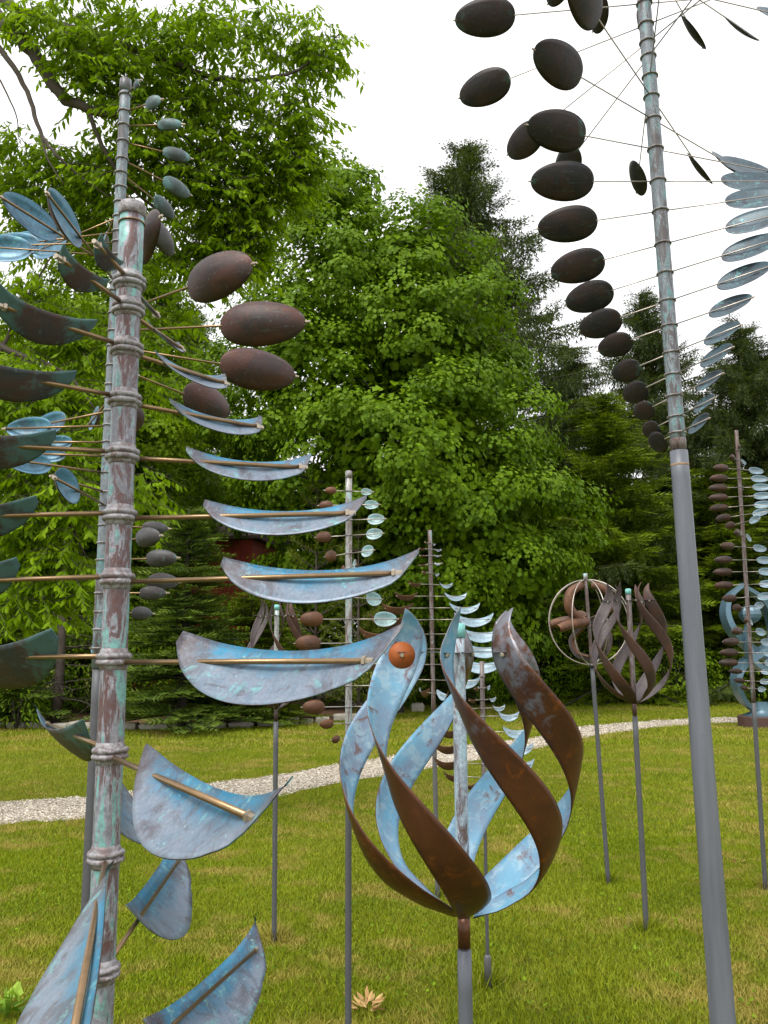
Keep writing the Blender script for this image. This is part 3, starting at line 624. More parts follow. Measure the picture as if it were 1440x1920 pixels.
# ---- big maple, centre
Ym = 22.0; mt = empty('maple_tree', (at(735, 1200, Ym).x, Ym, 0)); tag(mt, 'big dense maple tree filling the middle behind the flame', 'tree')
ells = [pe(*e) for e in [(648, 400, 95, 120, Ym), (640, 560, 165, 180, Ym), (770, 500, 115, 130, Ym, -.5), (600, 730, 200, 190, Ym), (800, 660, 160, 170, Ym, -.6), (760, 860, 235, 190, Ym, -.8),
        (880, 800, 120, 160, Ym, -.3), (620, 960, 170, 130, Ym, .6), (880, 990, 185, 160, Ym, -.6), (935, 1090, 115, 120, Ym, -.3), (760, 1040, 190, 130, Ym, 0), (620, 1130, 120, 90, Ym, 1.2), (850, 1160, 150, 100, Ym, .6)]]
ells = [(Vector(c) - mt.location, r) for c, r in ells]
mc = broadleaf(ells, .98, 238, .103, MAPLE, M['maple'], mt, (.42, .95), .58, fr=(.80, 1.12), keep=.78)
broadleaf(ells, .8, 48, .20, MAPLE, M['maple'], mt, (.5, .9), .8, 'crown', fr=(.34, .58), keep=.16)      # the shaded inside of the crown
print('maple', len(mc.data.polygons))
broad_trunk(mt, 11.5, .32, 3.6)
def copy_tree(src, name, label, loc, rz, sc, mat=None, group=None):
    o = empty(name, loc); o.rotation_euler = (0, 0, rz); o.scale = (sc, sc, sc) if not hasattr(sc, '__len__') else sc; tag(o, label, 'tree', group)
    for ch in src.children:
        c = ch.copy(); COL.objects.link(c); c.parent = o
        if mat and ch.name.startswith('crown'):
            c.material_slots[0].link = 'OBJECT'; c.material_slots[0].material = mat
    return o
def gx(px, Y): return at(px, 1220, Y).x
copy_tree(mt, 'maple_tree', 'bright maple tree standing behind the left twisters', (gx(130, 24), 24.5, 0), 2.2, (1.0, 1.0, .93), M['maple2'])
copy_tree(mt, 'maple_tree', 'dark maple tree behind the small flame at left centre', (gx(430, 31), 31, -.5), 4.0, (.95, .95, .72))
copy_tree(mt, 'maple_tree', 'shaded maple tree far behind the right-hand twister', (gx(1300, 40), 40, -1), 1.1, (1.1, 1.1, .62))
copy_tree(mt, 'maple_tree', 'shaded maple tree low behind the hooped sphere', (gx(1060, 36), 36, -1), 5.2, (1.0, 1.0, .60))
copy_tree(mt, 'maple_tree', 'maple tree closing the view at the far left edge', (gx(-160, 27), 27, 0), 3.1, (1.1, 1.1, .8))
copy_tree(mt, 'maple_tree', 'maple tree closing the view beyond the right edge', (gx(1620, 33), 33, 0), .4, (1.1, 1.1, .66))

# ---- spruces with hanging branchlets
def spruce_mesh(H, Rb, hang, mat, seed, whorl=.42, per=6, wid=.10, z0=.04, droop=.12, lift=.25, dens=1.0, flatspray=0.0, fs=1.0, pw=.75):
    r = np.random.default_rng(seed); pos = []; ax = []; sd = []; sz = []; va = []; mb = MB()
    z = H * z0
    while z < H * .985:
        f = 1 - z / H
        for b in range(per):
            a = r.uniform(0, 2 * math.pi); L = Rb * f ** pw * r.uniform(.62, 1.12) + .12; dirx, diry = math.cos(a), math.sin(a); zz = z + r.uniform(-.5, .5) * whorl
            up0 = r.uniform(.05, .3) * (.3 + (1 - f)); m = max(3, int(L / .12 * dens)); t = np.linspace(.06, 1, m)
            xr = L * t; zc = zz + L * (up0 * t - (droop + .25 * f) * t ** 2 * 1.0 + lift * t ** 4 * .6)
            k = 6; ti = np.linspace(0, m - 1, k).astype(int)
            mb.tube([(0, 0, zz)] + [(xr[i] * dirx, xr[i] * diry, zc[i]) for i in ti], [.012 + .010 * L * (1 - j / k) for j in range(k + 1)], 4, False)
            out = np.array([dirx, diry, 0.]); side = np.array([-diry, dirx, 0.])
            for i in range(m):
                base = np.array([xr[i] * dirx, xr[i] * diry, zc[i]])
                if flatspray:
                    for s in (-1, 1):
                        d = out * .75 + side * s * .8 + np.array([0, 0, r.uniform(-.10, .08)]); l2 = (L * .40 * (1.1 - t[i]) + .10) * r.uniform(.8, 1.2)
                        for w in np.arange(.03, l2, .075):
                            q0 = base + d * w; e = d * .8 + side * r.uniform(-.9, .9) + out * r.uniform(-.5, .9) + np.array([0, 0, r.uniform(-.05, .12)])
                            pos.append(q0); ax.append(e); sd.append(np.cross(e, [0, 0, 1.]) + r.normal(size=3) * .35); sz.append(fs * r.uniform(.10, .17)); va.append(r.random() * .55 + .35 * w / l2)
                    continue
                wide = .17 * L * (1.15 - t[i]) + .05
                for s in (-1, 1, -1, 1):
                    lat = s * r.uniform(0, 1) * wide; q0 = base + side * lat + np.array([0, 0, -.25 * abs(lat)])
                    d = np.array([0, 0, -1.]) + out * r.uniform(-.1, .4) + side * s * r.uniform(-.1, .3)
                    hl = hang * r.uniform(.35, 1.15) * (.4 + .6 * math.sin(math.pi * min(1, .2 + .75 * t[i]))) * min(1, .3 + L / 2.2)
                    pos.append(q0); ax.append(d); sd.append(side * r.uniform(-1, 1) + out * r.uniform(-1, 1)); sz.append(hl); va.append(r.random() * .6)
                    d = out * .8 + side * s * r.uniform(.1, .9) + np.array([0, 0, r.uniform(-.35, .15)])
                    pos.append(q0); ax.append(d); sd.append(np.cross(d, [0, 0, 1.]) + r.normal(size=3) * .3); sz.append(.34 * fs * r.uniform(.7, 1.4)); va.append(.45 + .55 * r.random())
        z += whorl * (.55 + .6 * f)
    pos, ax, sd, sz, va = map(np.array, (pos, ax, sd, sz, va))
    me = cloud('crown', FEATHER[0], FEATHER[1], pos, ax, sd, sz, mat, False, va, width=np.minimum(sz * .62, wid))
    tr = MB().tube([(0, 0, -.2), (0, 0, H * .5), (0, 0, H)], [H * .011 + .05, H * .007 + .02, .01], 10).mesh('trunk', M['bark_dark'])
    return me, tr, mb.mesh('limbs', M['bark_dark'])
def conifer(name, label, meshes, loc, rz=0., sc=1., group=None, cat='tree', mat=None):
    o = empty(name, loc); o.rotation_euler = (0, 0, rz); o.scale = sc if hasattr(sc, '__len__') else (sc, sc, sc); tag(o, label, cat, group)
    c = link('crown', meshes[0], o); tag(c, kind='stuff'); link('trunk', meshes[1], o); link('limbs', meshes[2], o)
    if mat: c.material_slots[0].link = 'OBJECT'; c.material_slots[0].material = mat
    return o
sA = spruce_mesh(22.0, 8.2, .85, M['spruce'], 3, .80, 7, .26, .04, .10, .22, 1.0, 0, 1., .86); sB = spruce_mesh(18.0, 6.2, .80, M['spruce'], 5, .72, 7, .26, .04, .10, .22, 1.0, 0, 1., .86)
conifer('spruce_tree', 'tallest dark spruce tree rising behind the big maple', sA, (gx(893, 31), 31, 0), .5, (1.15, 1.15, 22.3 / 22.0))
conifer('spruce_tree', 'spruce tree directly behind the tallest twister pole', sB, (gx(1243, 36), 36, -.3), 1.9, (1.05, 1.05, 1.03))
conifer('spruce_tree', 'broad spruce tree behind the slim twister at right', sA, (gx(1432, 30), 30, 0), 3.4, (.95, .95, .64))
conifer('spruce_tree', 'short dark spruce tree between the maple and the tall post', sB, (gx(1090, 33), 33, 0), 4.6, (1.0, 1.0, .80))
conifer('spruce_tree', 'dark spruce tree behind the bright maple at left', sB, (gx(330, 35), 35, 0), 2.6, (1.1, 1.1, .95))
conifer('spruce_tree', 'dark spruce tree beyond the right edge of the lawn', sA, (gx(1640, 30), 30, 0), 5.4, (1., 1., .7))
hA = spruce_mesh(8.2, 2.9, .30, M['hemlock'], 11, .32, 8, .22, .03, .10, .2, 1.2, 0, .9, .7)
conifer('hemlock_tree', 'yellow-green hemlock tree beside the tall grey post', hA, (gx(1160, 26.5), 26.5, 0), 0, (1.35, 1.2, 1.22))
conifer('hemlock_tree', 'yellow-green hemlock tree behind the blue loops sculpture', hA, (gx(1360, 27.5), 27.5, 0), 2., (1.3, 1.2, .95))
conifer('hemlock_tree', 'green hemlock tree at the maple foot behind the sphere', hA, (gx(1010, 27.5), 27.5, 0), 4., (1., 1., .55))
bs = spruce_mesh(4.1, 1.55, .12, M['bluespruce'], 21, .25, 9, .20, .075, -.02, .1, 1.0, 1.0, 1.75, .8)
conifer('blue_spruce', 'small tiered blue spruce behind the pole of the nearest twister', bs, (gx(345, 17.7), 17.7, 0), .3, (1.12, 1.12, 1.12))
conifer('blue_spruce', 'second blue spruce at the left end of the mulch bed', bs, (gx(-40, 18.6), 18.6, 0), 1.7, (1.2, 1.2, 1.05))
conifer('blue_spruce', 'third blue spruce between the small spruce and the pine', bs, (gx(470, 19.4), 19.4, 0), 3.3, (1.0, 1.0, .70), mat=M['hemlock'])

# ---- young pines with tufted needles
def pine_mesh(H, R, seed):
    r = np.random.default_rng(seed); pos = []; ax = []; sz = []; mb = MB(); mb.tube([(0, 0, -.1), (0, 0, H)], [.05, .008], 7); z = .35
    while z < H:
        f = 1 - z / H
        for b in range(6):
            a = r.uniform(0, 6.28); L = R * f ** .7 * r.uniform(.6, 1.1) + .15; e = r.uniform(.25, .75); d = np.array([math.cos(a) * math.cos(e), math.sin(a) * math.cos(e), math.sin(e)])
            mb.tube([(0, 0, z), tuple(np.array([0, 0, z]) + d * L)], [.014, .005], 4, False)
            for t in np.arange(.35, 1.01, .10 / max(L, .2)):
                p = np.array([0, 0, z]) + d * L * t
                for _ in range(11):
                    q = r.normal(size=3); q /= np.linalg.norm(q); q = q * .8 + d * .7; pos.append(p); ax.append(q); sz.append(r.uniform(.10, .17))
        z += .32
    for _ in range(40): q = r.normal(size=3) * .5 + np.array([0, 0, 1.]); pos.append(np.array([0, 0, H])); ax.append(q); sz.append(.2)
    pos, ax, sz = map(np.array, (pos, ax, sz))
    NEED = ([(0, .05, 0), (0, -.05, 0), (1, 0, 0)], [(0, 1, 2)])
    me = cloud('crown', NEED[0], NEED[1], pos, ax, r.normal(size=pos.shape), sz, M['pine'], False)
    return me, mb.mesh('trunk', M['bark'])
pm = pine_mesh(4.6, 1.35, 31)
for px, Y, sc, lab in ((672, 19.2, 1.0, 'young yellow-green pine behind the small rust twister'), (592, 20.2, 1.22, 'taller young pine left of the small rust twister'), (735, 20.5, .78, 'lowest young pine at the right of the mulch bed')):
    o = empty('pine_tree', (gx(px, Y), Y, 0)); o.rotation_euler = (0, 0, px); o.scale = (sc, sc, sc); tag(o, lab, 'tree')
    tag(link('crown', pm[0], o), kind='stuff'); link('trunk', pm[1], o)

# ---- dead lower trunk at the left, shrubs along the lawn edge
o = empty('bare_conifer', (gx(112, 18.8), 18.8, 0)); tag(o, 'bare grey conifer trunk with dead twigs at the left of the mulch bed', 'tree')
MB().tube([(0, 0, -.1), (.03, 0, 1.2), (.0, .02, 5.5)], [.12, .10, .05], 9).build('trunk', M['bark'], o)
mb = MB()
for i in range(46):
    z = rng.uniform(.5, 3.0); a = rng.uniform(0, 6.28); L = rng.uniform(.5, 1.5); p = np.array([0, 0, z]); q = p + np.array([math.cos(a) * L, math.sin(a) * L, rng.uniform(-.35, .1) * L])
    mb.tube([tuple(p), tuple((p + q) / 2 + [0, 0, .06]), tuple(q)], [.012, .008, .003], 4, False)
    for _ in range(5):
        t = rng.uniform(.3, .95); s = p + (q - p) * t; mb.tube([tuple(s), tuple(s + rng.normal(size=3) * np.array([.22, .22, .12]))], [.005, .002], 3, False)
mb.build('dead_twigs', M['bark'], o)
def shrub(label, px, Y, w, hgt, tmpl=OVALL, ls=.09, mat=None, npm=8, lv=22, name='shrub', dome=.5):
    o = empty(name, (gx(px, Y), Y, 0)); tag(o, label, 'shrub')
    broadleaf([((0, 0, hgt * .5), (w, w * .8, hgt * .55)), ((w * .4, -.1, hgt * .4), (w * .6, w * .6, hgt * .42)), ((-w * .5, .1, hgt * .35), (w * .55, w * .6, hgt * .4))], npm, lv, ls, tmpl, mat or M['shrub'], o, (.18, .36), .7, 'foliage')
    mb = MB()
    for i in range(7):
        a = i * .9; mb.tube([(0, 0, -.05), (.25 * w * math.cos(a), .25 * w * math.sin(a), hgt * .4), (.6 * w * math.cos(a), .5 * w * math.sin(a), hgt * .8)], [.025, .016, .006], 5)
    mb.build('stems', M['bark'], o)
shrub('round bright green shrub between the tall post and the blue loops', 1262, 25.2, 1.15, 1.9)
shrub('low leafy shrub behind the hooped sphere post', 1085, 26.4, 1.2, 1.5)
shrub('leafy shrub behind the small brown flame', 1205, 26.8, 1.5, 2.6)
shrub('leafy shrub at the foot of the maple beside the large flame', 985, 26.0, 1.6, 1.9, mat=M['maple'])
shrub('shrub at the right edge of the picture behind the plinth', 1450, 25.6, 1.6, 2.1)
shrub('dark shrub behind the large flame', 850, 25.0, 1.9, 2.0, mat=M['maple'])
shrub('dark shrub under the maple left of the large flame', 700, 25.0, 2.2, 2.2, mat=M['maple'])
shrub('dark understory shrub behind the small tiered spruce', 430, 23.5, 2.4, 3.0, mat=M['maple'])
shrub('dark understory shrub behind the bare conifer trunk', 170, 22.5, 2.6, 3.0, mat=M['maple'])
shrub('dark understory shrub at the far left of the mulch bed', -60, 22.0, 2.4, 3.2, mat=M['maple'])
shrub('small weedy shrub beside the bare conifer trunk', 40, 18.0, .35, .8, LANCE, .12, npm=20, lv=12)

# ---- overhanging leafy tree at upper left: limbs, twigs with hanging leaves
ot = empty('overhanging_tree', (-6.2, 7.6, 0)); tag(ot, 'leafy tree reaching over from upper left with drooping light green leaves', 'tree')
def L_(px, py, Y): return at(px, py, Y) - ot.location
mb = MB(); limb(mb, [(0, 0, -.2), (.1, 0, 1.6), (.2, -.1, 3.4), (.55, -.2, 5.2), (.9, -.3, 7.2)], .26, .13, 14); mb.build('trunk', M['bark'], ot)
mb = MB()
limb(mb, [(.5, -.2, 5.0), L_(-120, -60, 6.9), L_(0, 42, 6.6), L_(60, 95, 6.5), L_(105, 165, 6.5), L_(165, 205, 6.5), L_(232, 222, 6.6), L_(330, 250, 6.8), L_(430, 330, 7.0)], .09, .010, 9)
limb(mb, [L_(-60, -30, 6.8), L_(40, 20, 6.6), L_(150, 60, 6.6), L_(300, 110, 6.7), L_(430, 150, 6.8), L_(560, 130, 6.9), L_(640, 60, 7.0)], .055, .006, 8)
limb(mb, [L_(-80, -10, 6.8), L_(0, 92, 6.4), L_(50, 170, 6.4), L_(75, 245, 6.4), L_(105, 290, 6.4), L_(150, 330, 6.5), L_(205, 370, 6.6)], .030, .005, 7)
limb(mb, [L_(75, 245, 6.4), L_(90, 300, 6.4), L_(120, 345, 6.4)], .012, .004, 5)
limb(mb, [L_(165, 205, 6.5), L_(200, 290, 6.6), L_(255, 360, 6.8), L_(330, 420, 7.0), L_(400, 480, 7.1)], .022, .005, 6)
limb(mb, [L_(0, 150, 6.4), L_(30, 215, 6.4), L_(35, 260, 6.4)], .009, .003, 5)
limb(mb, [(.3, -.1, 3.6), L_(-120, 620, 7.2), L_(20, 660, 7.0), L_(120, 700, 7.0), L_(180, 770, 7.0)], .05, .006, 7)
limb(mb, [(.2, -.1, 3.0), L_(-140, 830, 7.4), L_(0, 880, 7.2), L_(110, 960, 7.1), L_(160, 1040, 7.1)], .05, .006, 7)
limb(mb, [L_(0, 660, 7.0), L_(60, 540, 7.2), L_(110, 460, 7.3)], .02, .005, 6)
limb(mb, [L_(300, 110, 6.7), L_(420, 250, 7.0), L_(500, 340, 7.3)], .02, .004, 6)
mb.build('limbs', M['bark'], ot)
blobs = [  # px, py, Y, rx, ry (px), weight
    (30, 275, 7.0, 60, 35, 1.2), (110, 300, 7.0, 70, 40, 1.2), (200, 300, 7.0, 70, 60, 1.2), (40, 345, 7.2, 70, 40, 1.2), (150, 370, 7.2, 90, 45, 1.2), (560, 240, 7.1, 55, 60, 1.1), (550, 330, 7.2, 55, 60, 1.1), (500, 370, 7.2, 60, 60, 1.1), (470, 460, 7.3, 50, 60, 1.0), (40, 15, 6.3, 90, 35, 1.0), (110, 60, 6.3, 80, 45, .9), (180, 110, 6.4, 80, 60, .9), (260, 240, 6.6, 80, 60, .8), (300, 300, 6.9, 70, 60, .8), (180, 30, 6.6, 150, 45, .9), (330, 70, 6.7, 150, 80, 1.2), (470, 45, 6.9, 110, 60, .8), (585, 70, 7.0, 70, 80, 1.0), (625, 95, 7.0, 40, 40, .5), (560, 190, 7.1, 55, 75, .9), (440, 190, 6.9, 110, 80, 1.0), (340, 190, 6.8, 90, 80, .9),
    (470, 300, 7.1, 110, 80, 1.3), (560, 300, 7.2, 50, 60, 1.0), (380, 330, 7.0, 110, 90, 1.2), (440, 410, 7.2, 90, 80, 1.3), (350, 470, 7.3, 110, 80, 1.1), (430, 500, 7.3, 60, 60, .8), (150, 130, 6.6, 60, 80, .45), (240, 150, 6.6, 90, 80, .9),
    (235, 330, 6.8, 90, 70, .6), (120, 300, 7.4, 60, 40, .35), (60, 420, 7.4, 90, 60, .9), (180, 430, 7.4, 90, 60, .8), (60, 560, 7.2, 100, 90, 1.1), (150, 640, 7.3, 90, 90, 1.0), (60, 720, 7.1, 110, 90, 1.2), (130, 790, 7.1, 90, 80, 1.0),
    (60, 880, 7.0, 110, 90, 1.2), (150, 930, 7.0, 60, 70, .9), (50, 1000, 7.0, 110, 90, 1.3), (120, 1080, 7.0, 80, 70, 1.2), (30, 1120, 7.0, 70, 60, 1.0), (272, 930, 7.4, 45, 60, .8), (300, 600, 7.5, 80, 80, .5), (290, 730, 7.6, 60, 60, .4), (20, 330, 7.4, 40, 40, .5)]
pos = []; ax = []; sd = []; sz = []; va = []; tw = MB()
for px, py, Y, rx, ry, wt in blobs:
    k = Y / FPX * 1.03; rxm, rym = rx * k, ry * k; n = int(math.pi * rxm * rym * 235 * wt) + 3; c = np.array(L_(px, py, Y))
    for _ in range(n):
        d = rng.normal(size=3); d /= np.linalg.norm(d); p = c + d * np.array([rxm, max(rxm, .35) * .8, rym]) * rng.random() ** .5
        a = rng.uniform(0, 6.28); hd = np.array([math.cos(a), math.sin(a) * .8, rng.uniform(-.75, .05)]); hd /= np.linalg.norm(hd); Lt = rng.uniform(.18, .38); bright = rng.random() * .5
        m = rng.integers(8, 13); end = p + hd * Lt + np.array([0, 0, -.10 * Lt]); tw.tube([tuple(p), tuple((p + end) / 2 + [0, 0, .02]), tuple(end)], [.0028, .002, .001], 3, False)
        for i in range(m):
            t = (i + .5) / m; s = 1 if i % 2 else -1; b = p + (end - p) * t; lat = np.cross(hd, [0, 0, 1.]); lat /= np.linalg.norm(lat)
            l = hd * .55 + lat * s * .6 + np.array([0, 0, -.95]) * rng.uniform(.5, 1.2) + rng.normal(size=3) * .25
            pos.append(b); ax.append(l); sd.append(np.cross(l, [0, 0, 1.]) + rng.normal(size=3) * .55); sz.append(rng.uniform(.060, .105)); va.append(min(1, bright + rng.random() * .55))
pos, ax, sd, sz, va = map(np.array, (pos, ax, sd, sz, va)); print('overhang leaves', len(pos))
tag(cloud('crown', LANCE[0], LANCE[1], pos, ax, sd, sz, M['ash'], ot, va, width=sz * 1.12), kind='stuff'); tag(tw.build('twigs', M['bark'], ot), kind='stuff')

# ------------------------------------------------------------------ the ground
q = N('lawn_soil'); v = q.coord('Object'); a = q.noise(v, .9, 5, .6, .4); b = q.noise(v, 6, 5, .6); f = q.noise(v, 90, 4, .7)
c = q.mix(q.ramp(a, [(.42, 0.), (.62, 1.)]), (.13, .155, .004), (.22, .20, .02)); c = q.mix(q.ramp(b, [(.45, 0.), (.7, .7)]), c, (.055, .085, .008)); c = q.mix(q.ramp(f, [(.3, .55), (.6, 0.)]), c, (.03, .045, .008))
M['lawn'] = q.done(q.bsdf(c, .9, 0, q.math('ADD', f, b), .8, .03, spec=.1))
def flat(name, pts, z, mat, sub=False):
    me = mesh(name, [(p[0], p[1], z) for p in pts], [tuple(range(len(pts)))], mat, None, False); return link(name, me)
lawn = flat('lawn', [(-420, -60), (420, -60), (420, 600), (-420, 600)], 0, M['lawn']); tag(lawn, kind='structure')

# gravel path: a bed with loose pebbles
up_e = [(-420, 1524), (-120, 1514), (0, 1505), (120, 1497), (245, 1487), (380, 1470), (510, 1455), (640, 1433), (760, 1414), (880, 1398), (1000, 1382), (1085, 1364), (1200, 1353), (1300, 1348), (1440, 1344), (1700, 1341)]
lo_e = [(-420, 1578), (-120, 1556), (0, 1546), (120, 1538), (260, 1524), (385, 1510), (510, 1494), (640, 1468), (760, 1448), (880, 1428), (1000, 1404), (1090, 1384), (1200, 1368), (1300, 1359), (1440, 1353), (1700, 1348)]
A = np.array([tuple(gp(*p)) for p in up_e]); B = np.array([tuple(gp(*p)) for p in lo_e])
s = np.linspace(0, 1, len(A)); u = np.linspace(0, 1, 90); Aa = np.stack([smooth_interp(s, A[:, k], u) for k in (0, 1)], 1); Bb = np.stack([smooth_interp(s, B[:, k], u) for k in (0, 1)], 1)
nw = 7; G = Aa[:, None, :] * (1 - np.linspace(0, 1, nw))[None, :, None] + Bb[:, None, :] * np.linspace(0, 1, nw)[None, :, None]
jit = rng.normal(size=(90, 2)) * .05; G[:, 0] += jit; G[:, -1] += rng.normal(size=(90, 2)) * .04
q = N('gravel_bed'); v = q.coord('Object'); vo = q.n('TexVoronoi'); q.l(v, vo.inputs['Vector']); vo.inputs['Scale'].default_value = 28
c = q.mix(q.noise(v, 40, 4), (.34, .29, .22), (.55, .49, .40)); M['gravel'] = q.done(q.bsdf(c, .9, 0, vo.outputs['Distance'], .8, .02))
V = [(x, y, .008 if 0 < j < nw - 1 else .002) for i, row in enumerate(G) for j, (x, y) in enumerate(row)]
tag(link('gravel_path', mesh('gravel_path', V, [(i * nw + j, i * nw + j + 1, (i + 1) * nw + j + 1, (i + 1) * nw + j) for i in range(89) for j in range(nw - 1)], M['gravel'])), kind='structure')
q = N('pebble'); at_ = q.n('Attribute', attribute_name='var'); c = q.ramp(at_.outputs['Fac'], [(0, (.20, .16, .12)), (.3, (.46, .40, .32)), (.7, (.60, .55, .46)), (1, (.80, .77, .70))]); M['pebble'] = q.done(q.bsdf(c, .8))
n = 30000; ii = rng.random(n) * 88.99; jj = rng.random(n); i0 = ii.astype(int); fr = (ii - i0)[:, None]
wgt = 1.0; e0 = G[i0, 0] * (1 - fr) + G[i0 + 1, 0] * fr; e1 = G[i0, -1] * (1 - fr) + G[i0 + 1, -1] * fr; xy = e0 * (1 - jj[:, None]) + e1 * jj[:, None] + rng.normal(size=(n, 2)) * .03
OCT = ([(1, 0, 0), (.1, .9, .1), (-.9, .1, 0), (0, -.8, .1), (.1, .1, .6), (0, 0, -.5)], [(0, 1, 4), (1, 2, 4), (2, 3, 4), (3, 0, 4)])
yd = xy[:, 1]; pz = np.clip(.012 * (yd / 9.5) ** .5, .010, .022) * rng.uniform(.7, 1.6, n)
ad = rdir(n); ad[:, 2] *= .25
tag(cloud('loose_pebbles', OCT[0], OCT[1], np.stack([xy[:, 0], xy[:, 1], .012 + 0 * yd], 1), ad, np.cross(ad, [0, 0, 1.]), pz, M['pebble'], None, width=pz * .8), 'pale loose gravel covering the winding path', 'gravel', kind='stuff')

# mulch bed and stone edging
mp = [gp(*p) for p in [(-300, 1368), (0, 1364), (120, 1364), (230, 1366), (310, 1366), (470, 1362), (600, 1354), (660, 1348), (760, 1334), (800, 1322), (760, 1308)]]
mp += [Vector((-2, 30, 0)), Vector((-24, 30, 0)), Vector((-24, mp[0].y, 0))]
q = N('mulch'); v = q.coord('Object'); f = q.noise(v, 30, 5, .7); c = q.ramp(f, [(.3, (.06, .030, .016)), (.55, (.20, .105, .055)), (.75, (.34, .21, .12))]); M['mulch'] = q.done(q.bsdf(c, .95, 0, f, 1.0, .04))
tag(flat('mulch_bed', mp, .006, M['mulch']), kind='structure')
M['stone'] = m_plain('edging_stone', (.34, .31, .26), .9, 0, .35, 9, .6); M['stone2'] = m_plain('edging_stone_pale', (.44, .41, .35), .9, 0, .3, 9, .6)
se = empty('stone_edging', gp(310, 1367)); tag(se, 'low edging of flat pale stones along the mulch bed', 'edging')
def stone_mesh(l, w, h, mat):
    V = []; 
    for z, k in ((0, 1.), (.72, 1.03), (1., .86)):
        for a in np.linspace(0, 2 * math.pi, 9)[:-1]:
            x, y = math.cos(a), math.sin(a); m = max(abs(x), abs(y)) ** .75; V.append((x / m * l * k * rng.uniform(.9, 1.06), y / m * w * k * rng.uniform(.88, 1.06), z * h * rng.uniform(.9, 1.1)))
    F = [(r * 8 + j, r * 8 + (j + 1) % 8, (r + 1) * 8 + (j + 1) % 8, (r + 1) * 8 + j) for r in range(2) for j in range(8)] + [tuple(16 + j for j in range(8))]
    return mesh('stone', V, F, mat, None, False)
edge_px = [(-200, 1368), (0, 1365), (120, 1365), (230, 1367), (310, 1367), (470, 1363), (600, 1355), (655, 1349)]
E = [gp(*p) for p in edge_px]; x = E[0].x
while x < E[-1].x:
    l = rng.uniform(.13, .34); xx = x + l
    k = next(i for i in range(len(E) - 1) if E[i + 1].x >= min(xx, E[-1].x)); t = (xx - E[k].x) / (E[k + 1].x - E[k].x); y = E[k].y + (E[k + 1].y - E[k].y) * t
    o = link('stone', stone_mesh(l * .96, rng.uniform(.10, .16), rng.uniform(.09, .15), M['stone'] if rng.random() < .5 else M['stone2']), se); o.location = Vector((xx, y + rng.normal() * .02, 0)) - se.location; o.rotation_euler = (0, 0, rng.normal() * .06); x += 2 * l + .01
rk = link('boulder', stone_mesh(.17, .14, .22, M['stone2'])); rk.location = gp(783, 1334); tag(rk, 'small pale boulder on the lawn edge behind the large flame', 'rock')

# red building glimpsed between the trees
M['red'] = m_plain('red_siding', (.42, .055, .036), .7, 0, .2, 6); M['roof'] = m_plain('roof_shingle', (.09, .06, .055), .9, 0, .3, 12)
hb = empty('red_barn', (gx(400, 29.5), 29.5, 0)); tag(hb, 'red barn glimpsed between the spruce and the wide scoops', 'building'); hb.rotation_euler = (0, 0, -.15)
for i in range(20): MB().box((-2.0 + .2 * i + .1, -2.0, 2.7), (.094, .02, 2.75)).build('board', M['red'], hb, False)
MB().box((0, 0, 2.7), (2.0, 1.98, 2.72)).build('wall', M['red'], hb, False)
MB().add([(-2.3, -2.35, 5.35), (2.3, -2.35, 5.35), (2.3, 0, 6.6), (-2.3, 0, 6.6), (-2.3, 2.35, 5.35), (2.3, 2.35, 5.35), (-2.3, -2.35, 5.25), (2.3, -2.35, 5.25), (2.3, 2.35, 5.25), (-2.3, 2.35, 5.25)], [(0, 1, 2, 3), (3, 2, 5, 4), (6, 7, 1, 0), (8, 9, 4, 5), (7, 8, 5, 2, 1), (9, 6, 0, 3, 4), (9, 8, 7, 6)]).build('roof', M['roof'], hb, False)

# ------------------------------------------------------------------ grass
def in_path(x, y):
    xs = (Aa[:, 0] + Bb[:, 0]) / 2; k = np.clip(np.searchsorted(xs, x), 0, 89); mid = (Aa[k, 1] + Bb[k, 1]) / 2; 
    ya = np.interp(x, Aa[:, 0], Aa[:, 1]); yb = np.interp(x, Bb[:, 0], Bb[:, 1]); j = rng.normal(size=len(x)) * .05; return (y > yb + j) & (y < ya + j)
bedx = [p.x for p in E]; bedy = [p.y for p in E]
BLADE = ([(0, .5, 0), (0, -.5, 0), (.55, -.32, .25), (.55, .32, .25), (1, 0, 1.2)], [(0, 1, 2, 3), (3, 2, 4)])
BLADE1 = ([(0, .5, 0), (0, -.5, 0), (1, 0, .4)], [(0, 1, 2)])
q = N('grass_blade'); v = q.coord('Object'); at_ = q.n('Attribute', attribute_name='var'); a = q.noise(v, .8, 4, .6, .3); b = q.noise(v, 3.5, 4, .6)
g = q.ramp(at_.outputs['Fac'], [(0., (.095, .155, .002)), (.6, (.215, .285, .003)), (1., (.33, .37, .008))])
dry = q.ramp(q.math('ADD', q.math('MULTIPLY', a, .6), q.math('MULTIPLY', b, .45)), [(.53, 0.), (.62, .8)])
g = q.mix(q.ramp(q.noise(v, .25, 3), [(.42, 0.), (.62, .28)]), g, (.36, .34, .045)); c = q.mix(dry, g, (.42, .33, .08)); c = q.mix(q.ramp(at_.outputs['Fac'], [(.955, 0.), (.96, .8)], 'CONSTANT'), c, (.36, .30, .13))
bb = q.bsdf(c, .6, 0, None, spec=.25); tr = q.n('BsdfTranslucent'); q.l(c, tr.inputs[0]); ms = q.n('MixShader'); ms.inputs[0].default_value = .25; q.l(bb, ms.inputs[1]); q.l(tr.outputs[0], ms.inputs[2]); M['grass'] = q.done(ms.outputs[0])
